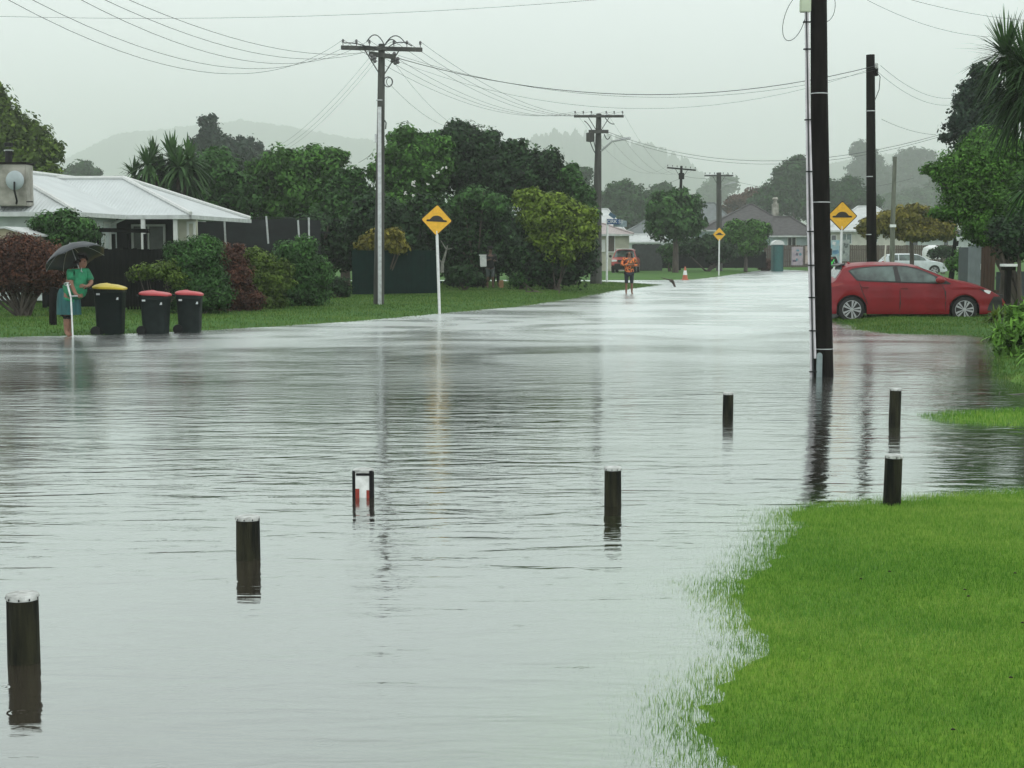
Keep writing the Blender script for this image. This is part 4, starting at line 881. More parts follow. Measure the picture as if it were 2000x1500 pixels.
C0l = C0-u*WA*2; A1 = C0-u*WA+v*WA+UP*0; A1.z = zA; A2 = A1+v*9; A2.z = zA
BB = 3.5; zB = ZE+1.33
B1 = C1-u*BB+v*BB; B1.z = zB; C2 = C1+v*BB*2; B2 = B1-u*9; B2.z = zB
e = lambda p: Vector((p.x,p.y,ZE))
roofpoly([e(C0l),e(C0),A1], 'roof_front', M_roofw, ht)
roofpoly([e(C0),e(C0)+v*13,A2,A1], 'roof_side', M_roofw2, ht)
roofpoly([e(C0l),A1,A2,e(C0l)+v*13], 'roof_side', M_roofw2, ht)
roofpoly([e(C1-u*9),e(C1),B1,B2], 'roof_front', M_roofw, ht)
roofpoly([e(C1),e(C2),B1], 'roof_end', M_roofw2, ht)
roofpoly([e(C2),e(C2-u*9),B2,B1], 'roof_back', M_roofw, ht)
cp = MB()
for a, b_ in ((e(C0),A1),(A1,A2),(e(C1),B1),(B1,B2),(e(C2),B1)): cp.tube([a+UP*.05,b_+UP*.05], .07, 6)
cp.build('ridge_cap', M_frame, ht, smooth=True)
gm = MB()
for a, b_ in ((C0l,C0),(C0,V0),(V0,C1),(C1,C2)):
    d = (b_-a).normalized(); c = (a+b_)/2; gm.box((c.x,c.y,ZE-.07), ((b_-a).length+.1,.1,.13), Matrix.Rotation(math.atan2(d.y,d.x),3,'Z'))
gm.build('gutter', M_gut, ht)
MB().tube([e(V0)-UP*.1+v*.1-v*.2, e(V0)-UP*.35-u*.6, e(V0)-UP*.4-u*.75, Vector((V0.x-.85,V0.y,.3))], .05, 8).build('downpipe', M_gut, ht, smooth=True)
def wallbox(P, Q, z0, z1, m, name, par, th=.12):
    d = (Q-P); c = (P+Q)/2; return MB().box((c.x,c.y,(z0+z1)/2), (d.length,th,z1-z0), Matrix.Rotation(math.atan2(d.y,d.x),3,'Z')).build(name, m, par)
# walls set in under eaves
W0 = C0+v*.6-u*.6; W0l = C0l+v*.6+u*.6
wallbox(W0l, W0, .2, ZE-.02, M_wallw, 'wall', ht)
wallbox(W0, V0-u*.6+v*.6, .2, ZE-.02, M_wallw, 'wall', ht)
wallbox(V0-u*3.6+v*1.6, C1+v*1.6-u*.6, .2, ZE-.02, M_dark, 'porch_wall', ht)  # shade of the open porch put into the wall as near-black colour
wallbox(C1-u*.72+v*.6, C1+u*.02+v*.6, .2, ZE-.02, M_wallc, 'wall', ht)
wallbox(C1-u*.66+v*.7, C2-u*2.6-v*.6, .2, ZE-.02, M_wallc, 'wall', ht)
def win(par, P, d, w, h, z, fm=M_frame, gm_=M_glass, n=1, dep=.07):
    rt = Matrix.Rotation(math.atan2(d.y,d.x),3,'Z'); nn = Vector((d.y,-d.x,0)); fr = MB()
    for s in (-1,1): fr.box(P+d*s*w/2+nn*dep+UP*z, (.07,.06,h+.07), rt); fr.box(P+nn*dep+UP*(z+s*h/2), (w-.07,.058,.07), rt)
    for i in range(1,n): fr.box(P+d*(-w/2+w*i/n)+nn*dep+UP*z, (.05,.05,h-.07), rt)
    f = fr.build('window', fm, par); MB().box(P+nn*(dep-.025)+UP*z, (w-.02,.02,h), rt).build('pane', gm_, f); return f
f1 = win(ht, C1-u*.16+v*.6, u, .22, 1.25, 2.0)
win(ht, W0+v*2.2-u*0, v, 1.0, 1.0, 2.0); win(ht, V0-u*.6+v*.6-v*.9, v, .5, 1.6, 1.8)
win(ht, V0+u*.25+v*1.5, u, 1.1, 1.3, 1.9, n=2, gm_=mat('curtain_pane',(.12,.13,.12),.3,.2,3))
for px in (200, 280, 343):
    q = W(px,450,50.2); MB().box((q.x,q.y,(ZE+.3)/2), (.13,.13,ZE-.3)).build('porch_post', M_frame, ht)
# chimney, cowl, dish
k = 46.2/3000; cx = W(14,0,46.2).x
MB().box((cx-.05,46.4,(W(0,321,46.2).z+W(0,402,46.2).z)/2), (66*k,.7,81*k)).build('chimney', M_conc, ht, bevel=.02)
MB().box((cx-.05,46.4,W(0,319,46.2).z), (70*k,.8,4*k)).build('chimney_cap', M_blackwood, ht)
MB().tube([W(17,318,46.4),W(17,292,46.4)], 7*k, 12).build('flue', M_dkplast, ht, smooth=True)
MB().lathe([(9*k,0),(9.5*k,2*k),(5*k,3*k)], W(17,295,46.4), 12).build('flue_collar', M_galv, ht, smooth=True)
MB().lathe([(8*k,0),(9*k,5*k),(8*k,7*k)], W(17,286,46.4), 12).build('cowl', M_dkplast, ht, smooth=True)
dm = Matrix.Rotation(R(88),3,'X') @ Matrix.Rotation(R(-8),3,'Y')
MB().lathe([(.001,.05),(.1,.045),(.2,.02),(18.5*k,-.03),(18.7*k,-.035),(.2,.0),(.001,.03)], W(28,352,45.85), 24, dm).build('satellite_dish', mat('dish_grey',(.34,.40,.41),.5,.08,3), ht, smooth=True)
MB().tube([W(28,355,45.75),W(28,372,45.7),W(33,392,45.9),W(32,398,46.0)], .03, 6).build('dish_arm', M_dkplast, ht, smooth=True)
MB().tube([W(52,394,45.8),W(64,394,45.6)], .02, 5).build('roof_bracket', M_dkplast, ht)
# small garden shed
t = thing('garden_shed', 'small beige shed roof with a white edge at the lower left of the house', 'shed', (W(10,0,41).x,41,.2)); k = 41/3000
MB().slab([W(-60,452,41),W(8,446,41),W(56,461,41),W(56,520,41),W(-60,520,41)], (0,2,0)).build('wall', mat('shed_beige',(.35,.31,.22),.8,.15,3), t)
MB().slab([W(-64,448,40.9),W(8,442,40.9),W(60,458,40.9),W(60,461.5,40.9),W(8,446,40.9),W(-64,452,40.9)], (0,2.2,0)).build('roof', M_gut, t)
# pergola beam
t = thing('pergola', 'low dark timber pergola beam in front of the porch', 'pergola', (W(230,0,43).x,43,.2)); k = 43/3000
MB().box(W(235,450,43), (110*k,.15,8*k), Matrix.Rotation(R(1),3,'Y')).build('beam', M_dkf, t)
for px in (194,222,252,284): q = W(px,475,43.1); MB().box((q.x,q.y,q.z-.1), (6*k,.1,50*k)).build('post', M_dkf, t)
def house(label, px0, px1, eave_py, ridge_py, Y, dep, wallm, roofm, hipL=1, hipR=1, rot=0, over=.45, z0=None, wins=(), chim=None, group='houses beyond the end of the street', name='house', ridge=None):
    k = Y/3000; x0 = (px0-1000)*k; x1 = (px1-1000)*k; w = x1-x0; ze = W(0,eave_py,Y).z; zr = W(0,ridge_py,Y+dep*.5).z
    cx = (x0+x1)/2; z0 = z0 if z0 is not None else hz(cx, Y)-.1; rt = Matrix.Rotation(rot,3,'Z')
    t = thing(name, label, 'house', (cx,Y,z0), group); o = Vector((cx,Y,0))
    def q(a, b_, z): p = rt @ Vector((a,b_,0)); return Vector((cx+p.x,Y+p.y,z))
    MB().slab([q(-w/2+over,over,z0),q(w/2-over,over,z0),q(w/2-over,dep-over,z0),q(-w/2+over,dep-over,z0)], (0,0,ze-z0-.02)).build('wall', wallm, t)
    ra = -w/2+(dep/2 if hipL else 0); rb = w/2-(dep/2 if hipR else 0)
    if ridge: ra, rb = (ridge[0]-1000)*k-cx, (ridge[1]-1000)*k-cx
    if ra > rb: ra = rb = (ra+rb)/2
    a, b_, c, d = q(-w/2,0,ze), q(w/2,0,ze), q(w/2,dep,ze), q(-w/2,dep,ze); e1, e2 = q(ra,dep/2,zr), q(rb,dep/2,zr)
    mb = MB(); vs = [a,b_,c,d,e1,e2]; dn = Vector((0,0,-.12)); n = 6
    mb.add(vs+[p+dn for p in vs[:4]], [(0,1,5,4),(1,2,5),(2,3,4,5),(3,0,4),(0,6,7,1),(1,7,8,2),(2,8,9,3),(3,9,6,0),(9,8,7,6)])
    rf = mb.build('roof', roofm, t)
    cpm = MB()
    for p, r_ in ((a,e1),(b_,e2),(e1,e2)): 
        if (p-r_).length > .3: cpm.tube([p+UP*.04, r_+UP*.04], .09, 5)
    cpm.build('ridge_cap', roofm, rf); dd = rt @ Vector((1,0,0))
    MB().box(q(0,-.06,ze-.08), (w,.1,.14), rt).build('gutter', M_gut, t)
    for (wx, wy, ww, wh, gm_) in wins:
        c_ = W(wx, wy, Y); win(t, Vector((c_.x,Y+over,0)), dd, ww*k, wh*k, c_.z, gm_=gm_ or M_glass, dep=.06, n=2 if ww > 14 else 1)
    if chim:
        c_ = W(chim[0], (chim[1]+chim[2])/2, Y+dep*.3); kk = (Y+dep*.3)/3000
        ch = MB().box(c_, (chim[3]*kk,.8,(chim[2]-chim[1])*kk)).build('chimney', M_conc, t, bevel=.03)
        MB().lathe([(.22,-.5),(.2,.2),(.32,.3),(.2,.5)], W(chim[0],chim[1]-3,Y+dep*.3), 10).build('chimney_pot', M_conc, ch, smooth=True)
    return t
M_roofp = mat('roof_pinkish', (.36,.31,.30), .6, .12, 2, wavex=(2.5,'X',.5))
M_roofl = mat('roof_pale', (.50,.53,.52), .6, .1, 2, wavex=(2.5,'X',.5))
M_roofd = mat('roof_dark_tile', (.065,.062,.062), .7, .25, 3, bump=.5, bscale=6)
M_roofg = mat('roof_grey', (.14,.16,.16), .7, .12, 2)
house('cream house with a flat pinkish roof behind the street name sign', 1085, 1236, 457, 438, 120, 9, M_wallc, M_roofp, hipR=1, wins=((1194,474,14,36,mat('brown_curtain',(.07,.055,.045),.6,.2,4)),(1177,480,9,22,M_frame)), ridge=(1110,1185), over=.3)
house('pale gabled house roof glimpsed left of the cream house ridge', 1120, 1222, 452, 409, 150, 10, M_wallw, M_roofl, 1, 1, ridge=(1150,1192))
house('grey roofed white building behind the slate fence', 1215, 1345, 458, 424, 155, 10, M_wallw, M_roofg, wins=((1240,466,12,8,None),))
house('low white garage with pale roof above the red truck', 1226, 1300, 472, 459, 138, 5, M_wallw, M_roofl, 0, 0, name='garage', wins=((1285,480,10,8,None),))
house('large mid grey roofed house behind the fourth power pole', 1290, 1462, 462, 397, 180, 14, M_wallw, M_roofg, ridge=(1325,1408))
house('dark tile roofed old house with a tall chimney', 1368, 1552, 449, 400, 152, 12, mat('wall_blue_white',(.42,.50,.52),.8,.08,2), M_roofd, ridge=(1478,1486), chim=(1514,398,428,11), wins=((1504,472,5,24,M_dark),(1380,470,10,12,None)))
house('lower dark roofed wing right of the tall chimney', 1500, 1600, 460, 424, 148, 8, mat('wall_blue_white2',(.42,.50,.52),.8,.08,2), M_roofd, ridge=(1520,1556), wins=((1548,472,16,17,M_dark),))
house('white house with a pale hip roof behind the golden street tree', 1608, 1778, 450, 404, 140, 12, mat('wall_offwhite',(.55,.55,.48),.8,.08,2), M_roofl, ridge=(1700,1735), wins=((1655,466,20,20,mat('wg',(.12,.17,.17),.2,.1,2)),(1630,468,10,18,None),(1712,465,8,16,None)))
house('far pale house glimpsed right of the golden street tree', 1755, 1905, 462, 432, 150, 10, M_wallw, M_roofg, wins=((1850,476,10,12,None),(1790,474,10,12,None)))
t = thing('water_tank', 'rounded white tank or hatch behind the silver car', 'tank', (W(1820,0,118).x,118,.4)); k = 118/3000
MB().lathe([(20*k*.9,0),(20*k*.95,14*k),(18*k*.9,22*k),(6*k,27*k)], W(1820,506,118), 18).build('tank', M_white, t, smooth=True)
T(108, [(1850,492,26,10),(1830,494,18,9)], P_dark, 'clipped dark hedge right of the white tank', 1842, .14, .06, 91, name='hedge', cat='hedge', stems=5)
t = thing('gate_post', 'dark gate post with two white number plates by the lilies', 'gate post', (W(1867,0,62).x,62,.1)); k = 62/3000
MB().tube([(W(1868,0,62).x,62,0),W(1868,465,62)], 5.5*k, 8).build('post', M_dkf, t)
for y in (464,487): MB().box(W(1871,y,61.8), (5*k,.04,12*k)).build('number_plate', M_white, t)
# ------------------------------------------------------------------ cars
def paint(name, col): return mat(name, col, .38, .10, 3, coat=.12, spec=.35)
M_tyre = mat('tyre', (.012,.012,.012), .8, .2, 20); M_rim = mat('rim_alloy', (.42,.43,.44), .35, .05, 10, metal=.4)
M_cglass = mat('car_glass', (.10,.15,.135), .08, .25, 2.5, spec=.7, coat=.3, col2=(.03,.045,.04)); M_trim = mat('car_trim', (.012,.012,.012), .45, .1, 10)
M_lens = mat('headlamp_lens', (.7,.72,.72), .15, .05, 20); M_tail = mat('tail_lens', (.25,.02,.02), .2, .1, 20)
def car(label, name, loc, rot, top, L, wb, xr, hw, belt, paintm, winpolys, wr=.31, gcl=.2, wsx=(2.45,3.05), rgx=(.37,.56), group=None, hood=None, tailp=None, headp=None, spokes=10, tumble=.42, openbed=None):
    t = thing(name, label, 'car', loc, group, rot, True); xf = xr+wb
    tx = [p[0] for p in top]; tz = [p[1] for p in top]
    def ztop(x): return float(np.interp(x, tx, tz))
    def halfw(x):
        e = min(x, L-x); f = 1-.16*max(0, 1-(L-x)/.75)**2-.24*max(0, 1-x/.6)**2; return hw*f
    def zbot(x):
        b = gcl+(.10 if (x < .15 or x > L-.2) else 0)+.12*max(0,1-(L-x)/.5)
        for xc in (xr, xf):
            d = abs(x-xc); Ra = wr+.055
            if d < Ra: b = max(b, wr+math.sqrt(Ra*Ra-d*d)*.98)
        return b
    def side(x, z):
        w_ = halfw(x); zz = (z-.55)/.45
        if z <= belt: return w_*(1-.035*zz*zz)+.016*math.exp(-((z-.86)/.035)**2)-.014*math.exp(-((z-.42)/.06)**2)
        zb_ = (belt-.55)/.45; return w_*(1-.035*zb_*zb_)-(z-belt)*tumble
    NS, NR = 12, 6
    def section(x):
        zt = ztop(x); zb = min(zbot(x), zt-.06); crown = min(.07, (zt-zb)*.25); zs = zt-crown; pts = []
        for i in range(NS): z = zb+(zs-zb)*i/(NS-1); y = side(x, z)-(.02 if i == 0 else 0); pts.append((y, z))
        ys = pts[-1][0]
        for i in range(1, NR+1):
            a = i/NR; pts.append((ys*(1-a), zs+crown*(1-(1-a)**2.6)))
        return pts
    xs = sorted(set([round(x_, 4) for x_ in list(np.linspace(0, L, 64))+[xr+s*(wr+.055)*math.cos(a) for s in (1,) for a in np.linspace(0,math.pi,17)]+[xf+(wr+.055)*math.cos(a) for a in np.linspace(0,math.pi,17)]]))
    secs = [section(x_) for x_ in xs]; M_ = NS+NR; vs = []; fs = []
    for x_, sc in zip(xs, secs):
        vs += [(x_-L/2, -y, z) for y, z in sc]+[(x_-L/2, y, z) for y, z in reversed(sc[:-1])]
    W_ = 2*M_-1
    for i in range(len(xs)-1):
        for j in range(W_-1): fs.append((i*W_+j,i*W_+j+1,(i+1)*W_+j+1,(i+1)*W_+j))
    fs.append(tuple(range(W_))); fs.append(tuple((len(xs)-1)*W_+j for j in range(W_-1,-1,-1)))
    MB().add(vs, fs).build('body', paintm, t, smooth=True)
    MB().box((0,0,gcl+.12), (L-.5,hw*1.45,.22)).build('underbody', M_trim, t)
    for xq in (xr, xf): MB().box((xq-L/2,0,.45), (wr*2.1,hw*1.5,.45)).build('wheel_arch', M_trim, t)
    for s in (-1,1):
        for nm, poly, mt in winpolys:
            off = .004 if nm == 'window_surround' else (.010 if 'window' in nm else .007)
            x0, x1 = min(q_[0] for q_ in poly), max(q_[0] for q_ in poly); nx = max(2, int((x1-x0)/.04)+1); nz_ = 5; g_ = []
            for i in range(nx+1):
                x_ = x0+(x1-x0)*(i/nx*.998+.001); zz = []
                for k_ in range(len(poly)):
                    (xa, za), (xb, zb_) = poly[k_], poly[(k_+1) % len(poly)]
                    if (xa-x_)*(xb-x_) <= 0 and xa != xb: zz.append(za+(zb_-za)*(x_-xa)/(xb-xa))
                zl, zh = min(zz), max(zz)
                g_ += [(x_-L/2, s*(side(x_, zl+(zh-zl)*j/nz_)+off), zl+(zh-zl)*j/nz_) for j in range(nz_+1)]
            fs_ = [(i*(nz_+1)+j, i*(nz_+1)+j+1, (i+1)*(nz_+1)+j+1, (i+1)*(nz_+1)+j) for i in range(nx) for j in range(nz_)]
            MB().add(g_, fs_).build(nm, mt, t, smooth=True)
    def patch(nm, xa, xb, fa, mt, nn=8):
        vs = []; fs = []; rows = 9
        for i in range(nn+1):
            x_ = xa+(xb-xa)*i/nn; sc = section(x_)[NS-1:]; ys = sc[0][0]*fa
            for j in range(-rows, rows+1):
                y = ys*j/rows; a = abs(y)/sc[0][0]; crown = sc[-1][1]-sc[0][1]
                vs.append((x_-L/2, y, sc[0][1]+crown*(1-a**2.6)+.008))
        C_ = 2*rows+1
        for i in range(nn):
            for j in range(C_-1): fs.append((i*C_+j,i*C_+j+1,(i+1)*C_+j+1,(i+1)*C_+j))
        MB().add(vs, fs).build(nm, mt, t, smooth=True)
    patch('windscreen', wsx[0], wsx[1], .90, M_cglass)
    if rgx: patch('rear_window', rgx[0], rgx[1], .86, M_cglass)
    for xc in (xr, xf):
        for s in (-1,1):
            wm = Matrix.Rotation(-s*math.pi/2,3,'X'); cw = Vector((xc-L/2, s*(hw-.13), wr))
            ty = MB().lathe([(wr*.70,-.10),(wr*.97,-.10),(wr,-.06),(wr,.07),(wr*.96,.11),(wr*.72,.115)], cw, 28, wm).build('wheel', M_tyre, t, smooth=True)
            MB().lathe([(wr*.69,.02),(wr*.66,.06)], cw, 24, wm).build('wheel_well', M_trim, ty)
            rm = MB(); rm.lathe([(wr*.72,.112),(wr*.735,.118),(wr*.70,.122)], cw, 28, wm) if False else None
            for i in range(28):
                a = 2*math.pi*i/28; rm.box(cw+Vector((math.cos(a)*wr*.70, s*.112, math.sin(a)*wr*.70)), (.014,.012,wr*.165), Matrix.Rotation(-a,3,'Y'))
            for i in range(spokes):
                a = 2*math.pi*i/spokes+.3
                d1 = a+(.10 if i % 2 else -.10)
                rm.slab([cw+Vector((math.cos(q_)*r_*wr, s*.105, math.sin(q_)*r_*wr)) for q_, r_ in ((a-.25,.12),(a+.25,.12),(d1+.13,.62),(d1+.10,.69),(d1-.10,.69),(d1-.13,.62))], (0,s*.014,0))
            rm.lathe([(.045,.10),(.045,.122),(.01,.126)], cw, 12, wm)
            rm.build('rim', M_rim, ty)
    return t, side
mm = lambda zx, zy: ((zx-185)*.002713, (850-zy)*.002713+.06)
rtop = [(0,.52),(.02,.74),(.08,.86),(.22,.96),(.36,1.06),(.56,1.345),(.72,1.395),(1.05,1.425),(1.40,1.437),(1.94,1.432),(2.35,1.375),(2.75,1.235),(3.05,1.09),(3.25,1.03),(3.55,.975),(3.83,.90),(4.1,.79),(4.30,.68),(4.40,.58),(4.43,.50)]
rw = [('window_surround', [mm(*q_) for q_ in ((432,412),(470,392),(540,380),(650,370),(836,362),(960,366),(1066,392),(1158,430),(1262,480),(1345,524),(1330,532),(1230,528),(900,518),(640,508),(505,500))], M_trim),
      ('side_window', [mm(*q_) for q_ in ((448,412),(540,392),(650,380),(836,374),(850,505),(700,500),(520,490))], M_cglass),
      ('side_window', [mm(*q_) for q_ in ((872,374),(960,378),(1060,404),(1150,440),(1205,468),(1225,515),(1060,512),(898,508))], M_cglass),
      ('corner_trim', [mm(*q_) for q_ in ((1240,476),(1268,482),(1335,522),(1262,520))], M_trim),
      ('belt_line', [mm(*q_) for q_ in ((500,493),(520,500),(900,518),(1230,526),(1330,530),(1330,524),(1230,518),(900,510),(520,493))], M_trim),
      ('pillar_trim', [mm(*q_) for q_ in ((838,373),(870,373),(896,508),(852,505))], M_trim),
      ('tail_light', [mm(*q_) for q_ in ((268,520),(330,516),(398,520),(380,536),(300,556),(268,552))], M_tail),
      ('headlight', [mm(*q_) for q_ in ((1625,582),(1660,580),(1702,592),(1700,612),(1680,618),(1650,602))], M_lens),
      ('headlight_trim', [mm(*q_) for q_ in ((1590,572),(1640,574),(1625,583),(1645,604),(1620,590))], M_trim),
      ('door_seam', [mm(*q_) for q_ in ((883,520),(888,520),(900,700),(896,790),(890,790),(894,700))], M_trim),
      ('door_seam', [mm(*q_) for q_ in ((1256,530),(1261,530),(1300,600),(1300,790),(1294,790),(1294,602))], M_trim),
      ('door_seam', [mm(*q_) for q_ in ((520,500),(525,500),(560,600),(612,720),(606,722),(554,602))], M_trim),
      ('door_handle', [mm(*q_) for q_ in ((545,552),(612,550),(618,560),(600,570),(552,566))], paint('handle_red',(.16,.02,.025))),
      ('door_handle', [mm(*q_) for q_ in ((888,566),(958,564),(966,574),(948,584),(898,580))], paint('handle_red2',(.16,.02,.025))),
      ('lower_grille', [mm(*q_) for q_ in ((1725,640),(1800,640),(1815,700),(1808,755),(1720,770),(1670,765),(1690,700))], M_trim)]
Yc = 37.4; xc_ = W(1796,0,Yc).x+.05
t, sd_ = car('red five door hatchback parked nose to the fence with its rear wheels in the water', 'hatchback_car', (xc_, Yc+.88, -.035), R(-2), [(a*4.49/4.43 if a > 3 else a, b_*1.02) for a, b_ in rtop], 4.49, 2.72, .76, .88, .99, paint('paint_red', (.21,.008,.014)), rw)
for s in (-1,1):
    MB().ball((2.83-2.215, s*.98, 1.03), .11, 10, 1.1, .75, .75).build('wing_mirror', paint('paint_red_mirror',(.25,.02,.025)), t, smooth=True)
MB().slab([(.42-2.215,-.5,1.35),(.62-2.215,-.5,1.40),(.62-2.215,.5,1.40),(.42-2.215,.5,1.35)], (0,0,.03)).build('roof_spoiler', M_trim, t)
MB().tube([(.78-2.215,-.3,1.40),(.70-2.215,-.3,1.46)], .02, 6).build('aerial_fin', paint('fin_red',(.3,.02,.03)), t)
MB().box((2.18,0,.62),(.10,1.2,.10)).build('front_grille', M_trim, t)
MB().box((2.15,0,.36),(.16,1.3,.20)).build('bumper_grille', M_trim, t)
tag(MB().box(G(1627,622)+Vector((0,0,.06)),(.25,.1,.12)).build('white_block', M_white, bevel=.03), 'small white block in the water behind the rear wheel of the hatchback', 'block')
# silver wagon
stop = [(0,.6),(.03,.85),(.1,1.0),(.5,1.38),(.9,1.44),(1.9,1.45),(2.5,1.40),(2.95,1.22),(3.35,1.0),(3.8,.92),(4.3,.80),(4.6,.66),(4.66,.5)]
sw = [('side_window', [(.55,1.30),(1.15,1.37),(1.15,.98),(.55,.98)], M_cglass), ('side_window', [(1.22,1.37),(2.0,1.38),(2.0,.98),(1.22,.98)], M_cglass), ('side_window', [(2.08,1.38),(2.5,1.33),(2.9,1.13),(3.0,.98),(2.08,.98)], M_cglass),
      ('tail_light', [(.06,.72),(.35,.75),(.35,.92),(.1,.95)], M_tail), ('headlight', [(4.2,.66),(4.5,.62),(4.45,.74),(4.2,.77)], M_lens)]
Ys = 104; xs_ = W(1796,0,Ys).x
car('silver station wagon parked behind the golden street tree', 'station_wagon', (xs_, Ys, hz(xs_,Ys)-.02), R(-4), stop, 4.66, 2.7, .85, .88, .97, paint('paint_silver', (.55,.60,.62)), sw, wsx=(2.55,3.25), rgx=(.15,.48))
# red truck facing the street
ktop = [(0,.8),(.02,1.05),(1.45,1.06),(1.55,1.10),(1.75,1.62),(2.1,1.72),(3.0,1.72),(3.35,1.62),(3.85,1.12),(4.2,1.08),(4.9,.98),(5.1,.85),(5.15,.6)]
kw = [('side_window', [(1.78,1.56),(2.45,1.62),(2.45,1.14),(1.72,1.14)], M_cglass), ('side_window', [(2.52,1.62),(3.15,1.60),(3.55,1.20),(3.55,1.14),(2.52,1.14)], M_cglass)]
Yk = 111; xk = W(1228,0,Yk).x
t, sdk = car('red utility truck parked on the lawn facing the street behind the person', 'pickup_truck', (xk, Yk+1.2, hz(xk,Yk)-.0), R(-99), ktop, 5.15, 3.1, 1.05, .90, 1.10, paint('paint_red_truck', (.33,.05,.04)), kw, wr=.38, gcl=.42, wsx=(3.38,3.84), rgx=None, tumble=.36, spokes=6)
for s in (-1,1): MB().box((2.46,s*.62,.86),(.14,.38,.16)).build('headlight', M_lens, t, bevel=.03)
MB().box((2.53,0,.84),(.10,.75,.20)).build('front_grille', M_trim, t); MB().box((2.54,0,.60),(.10,1.2,.14)).build('bumper_grille', M_trim, t)
for s in (-1,1): MB().box((1.15,s*1.02,1.18),(.12,.2,.18)).build('wing_mirror', M_trim, t, bevel=.03)
MB().box((1.0,0,1.735-.02),(0.9,1.2,.03)).build('roof_panel', M_white, t)
# ------------------------------------------------------------------ people
def skin(name, verts, edges, rad, m, parent, sub=1, root=0):
    me = bpy.data.meshes.new(name); me.from_pydata([tuple(v_) for v_ in verts], edges, []); o = bpy.data.objects.new(name, me); COL.objects.link(o)
    md = o.modifiers.new('s','SKIN'); md.use_smooth_shade = True
    if not me.skin_vertices: 
        import bmesh
        bm = bmesh.new(); bm.from_mesh(me); bm.verts.layers.skin.verify(); bm.to_mesh(me); bm.free()
    for i, r in enumerate(rad):
        sv = me.skin_vertices[0].data[i]; sv.radius = r if isinstance(r, tuple) else (r, r); sv.use_root = (i == root)
    s2 = o.modifiers.new('u','SUBSURF'); s2.levels = sub; s2.render_levels = sub
    bpy.context.view_layer.update()
    me2 = bpy.data.meshes.new_from_object(o.evaluated_get(bpy.context.evaluated_depsgraph_get()))
    bpy.data.objects.remove(o); me2.materials.clear(); me2.materials.append(m); me2.name = name; me2.shade_smooth()
    o = bpy.data.objects.new(name, me2); COL.objects.link(o); o.parent = parent; WL[o] = Vector((0,0,0)); return o
M_skin = mat('skin_brown', (.22,.11,.07), .55, .12, 12); M_skind = mat('skin_dark', (.12,.065,.045), .55, .12, 12)
M_hair = mat('hair_dark', (.012,.009,.008), .5, .2, 30, stretch=(1,1,.2)); M_eye = mat('eye', (.02,.02,.02), .2, 0)
def hand(V, E, Rr, wi, w, d, side_, s=1.0, curl=.6):
    """palm + five fingers growing from the wrist vertex index wi"""
    w = Vector(w); d = Vector(d).normalized(); sd = Vector(side_).normalized(); dn = d.cross(sd).normalized()
    pm = w+d*.055*s; V.append(pm); E.append((wi, len(V)-1)); Rr.append((.036*s,.02*s)); pi_ = len(V)-1
    kn = pm+d*.035*s; V.append(kn); E.append((pi_, len(V)-1)); Rr.append((.036*s,.016*s)); ki = len(V)-1
    for i, (off, ln) in enumerate(((-.03,.06),(-.01,.072),(.011,.068),(.031,.05))):
        a = kn+sd*off*s+d*.012*s; b_ = a+d*ln*.5*s+dn*curl*.02*s; c = b_+d*ln*.4*s+dn*curl*.035*s
        V += [a,b_,c]; n = len(V); E += [(ki,n-3),(n-3,n-2),(n-2,n-1)]; Rr += [.010*s,.009*s,.008*s]
    a = pm-sd*.04*s+d*.005*s; b_ = a-sd*.02*s+d*.03*s+dn*.01*s; V += [a,b_]; n = len(V); E += [(pi_,n-2),(n-2,n-1)]; Rr += [.012*s,.009*s]
def head_parts(t, hc, face, m, s=1.0):
    f = Vector(face).normalized(); sd = Vector((-f.y,f.x,0)).normalized()
    hc = Vector(hc)
    for q_ in (-1,1):
        MB().ball(hc+f*.088*s+sd*.034*q_*s+Vector((0,0,.012)), .013*s, 6).build('eye', M_eye, t)
    return
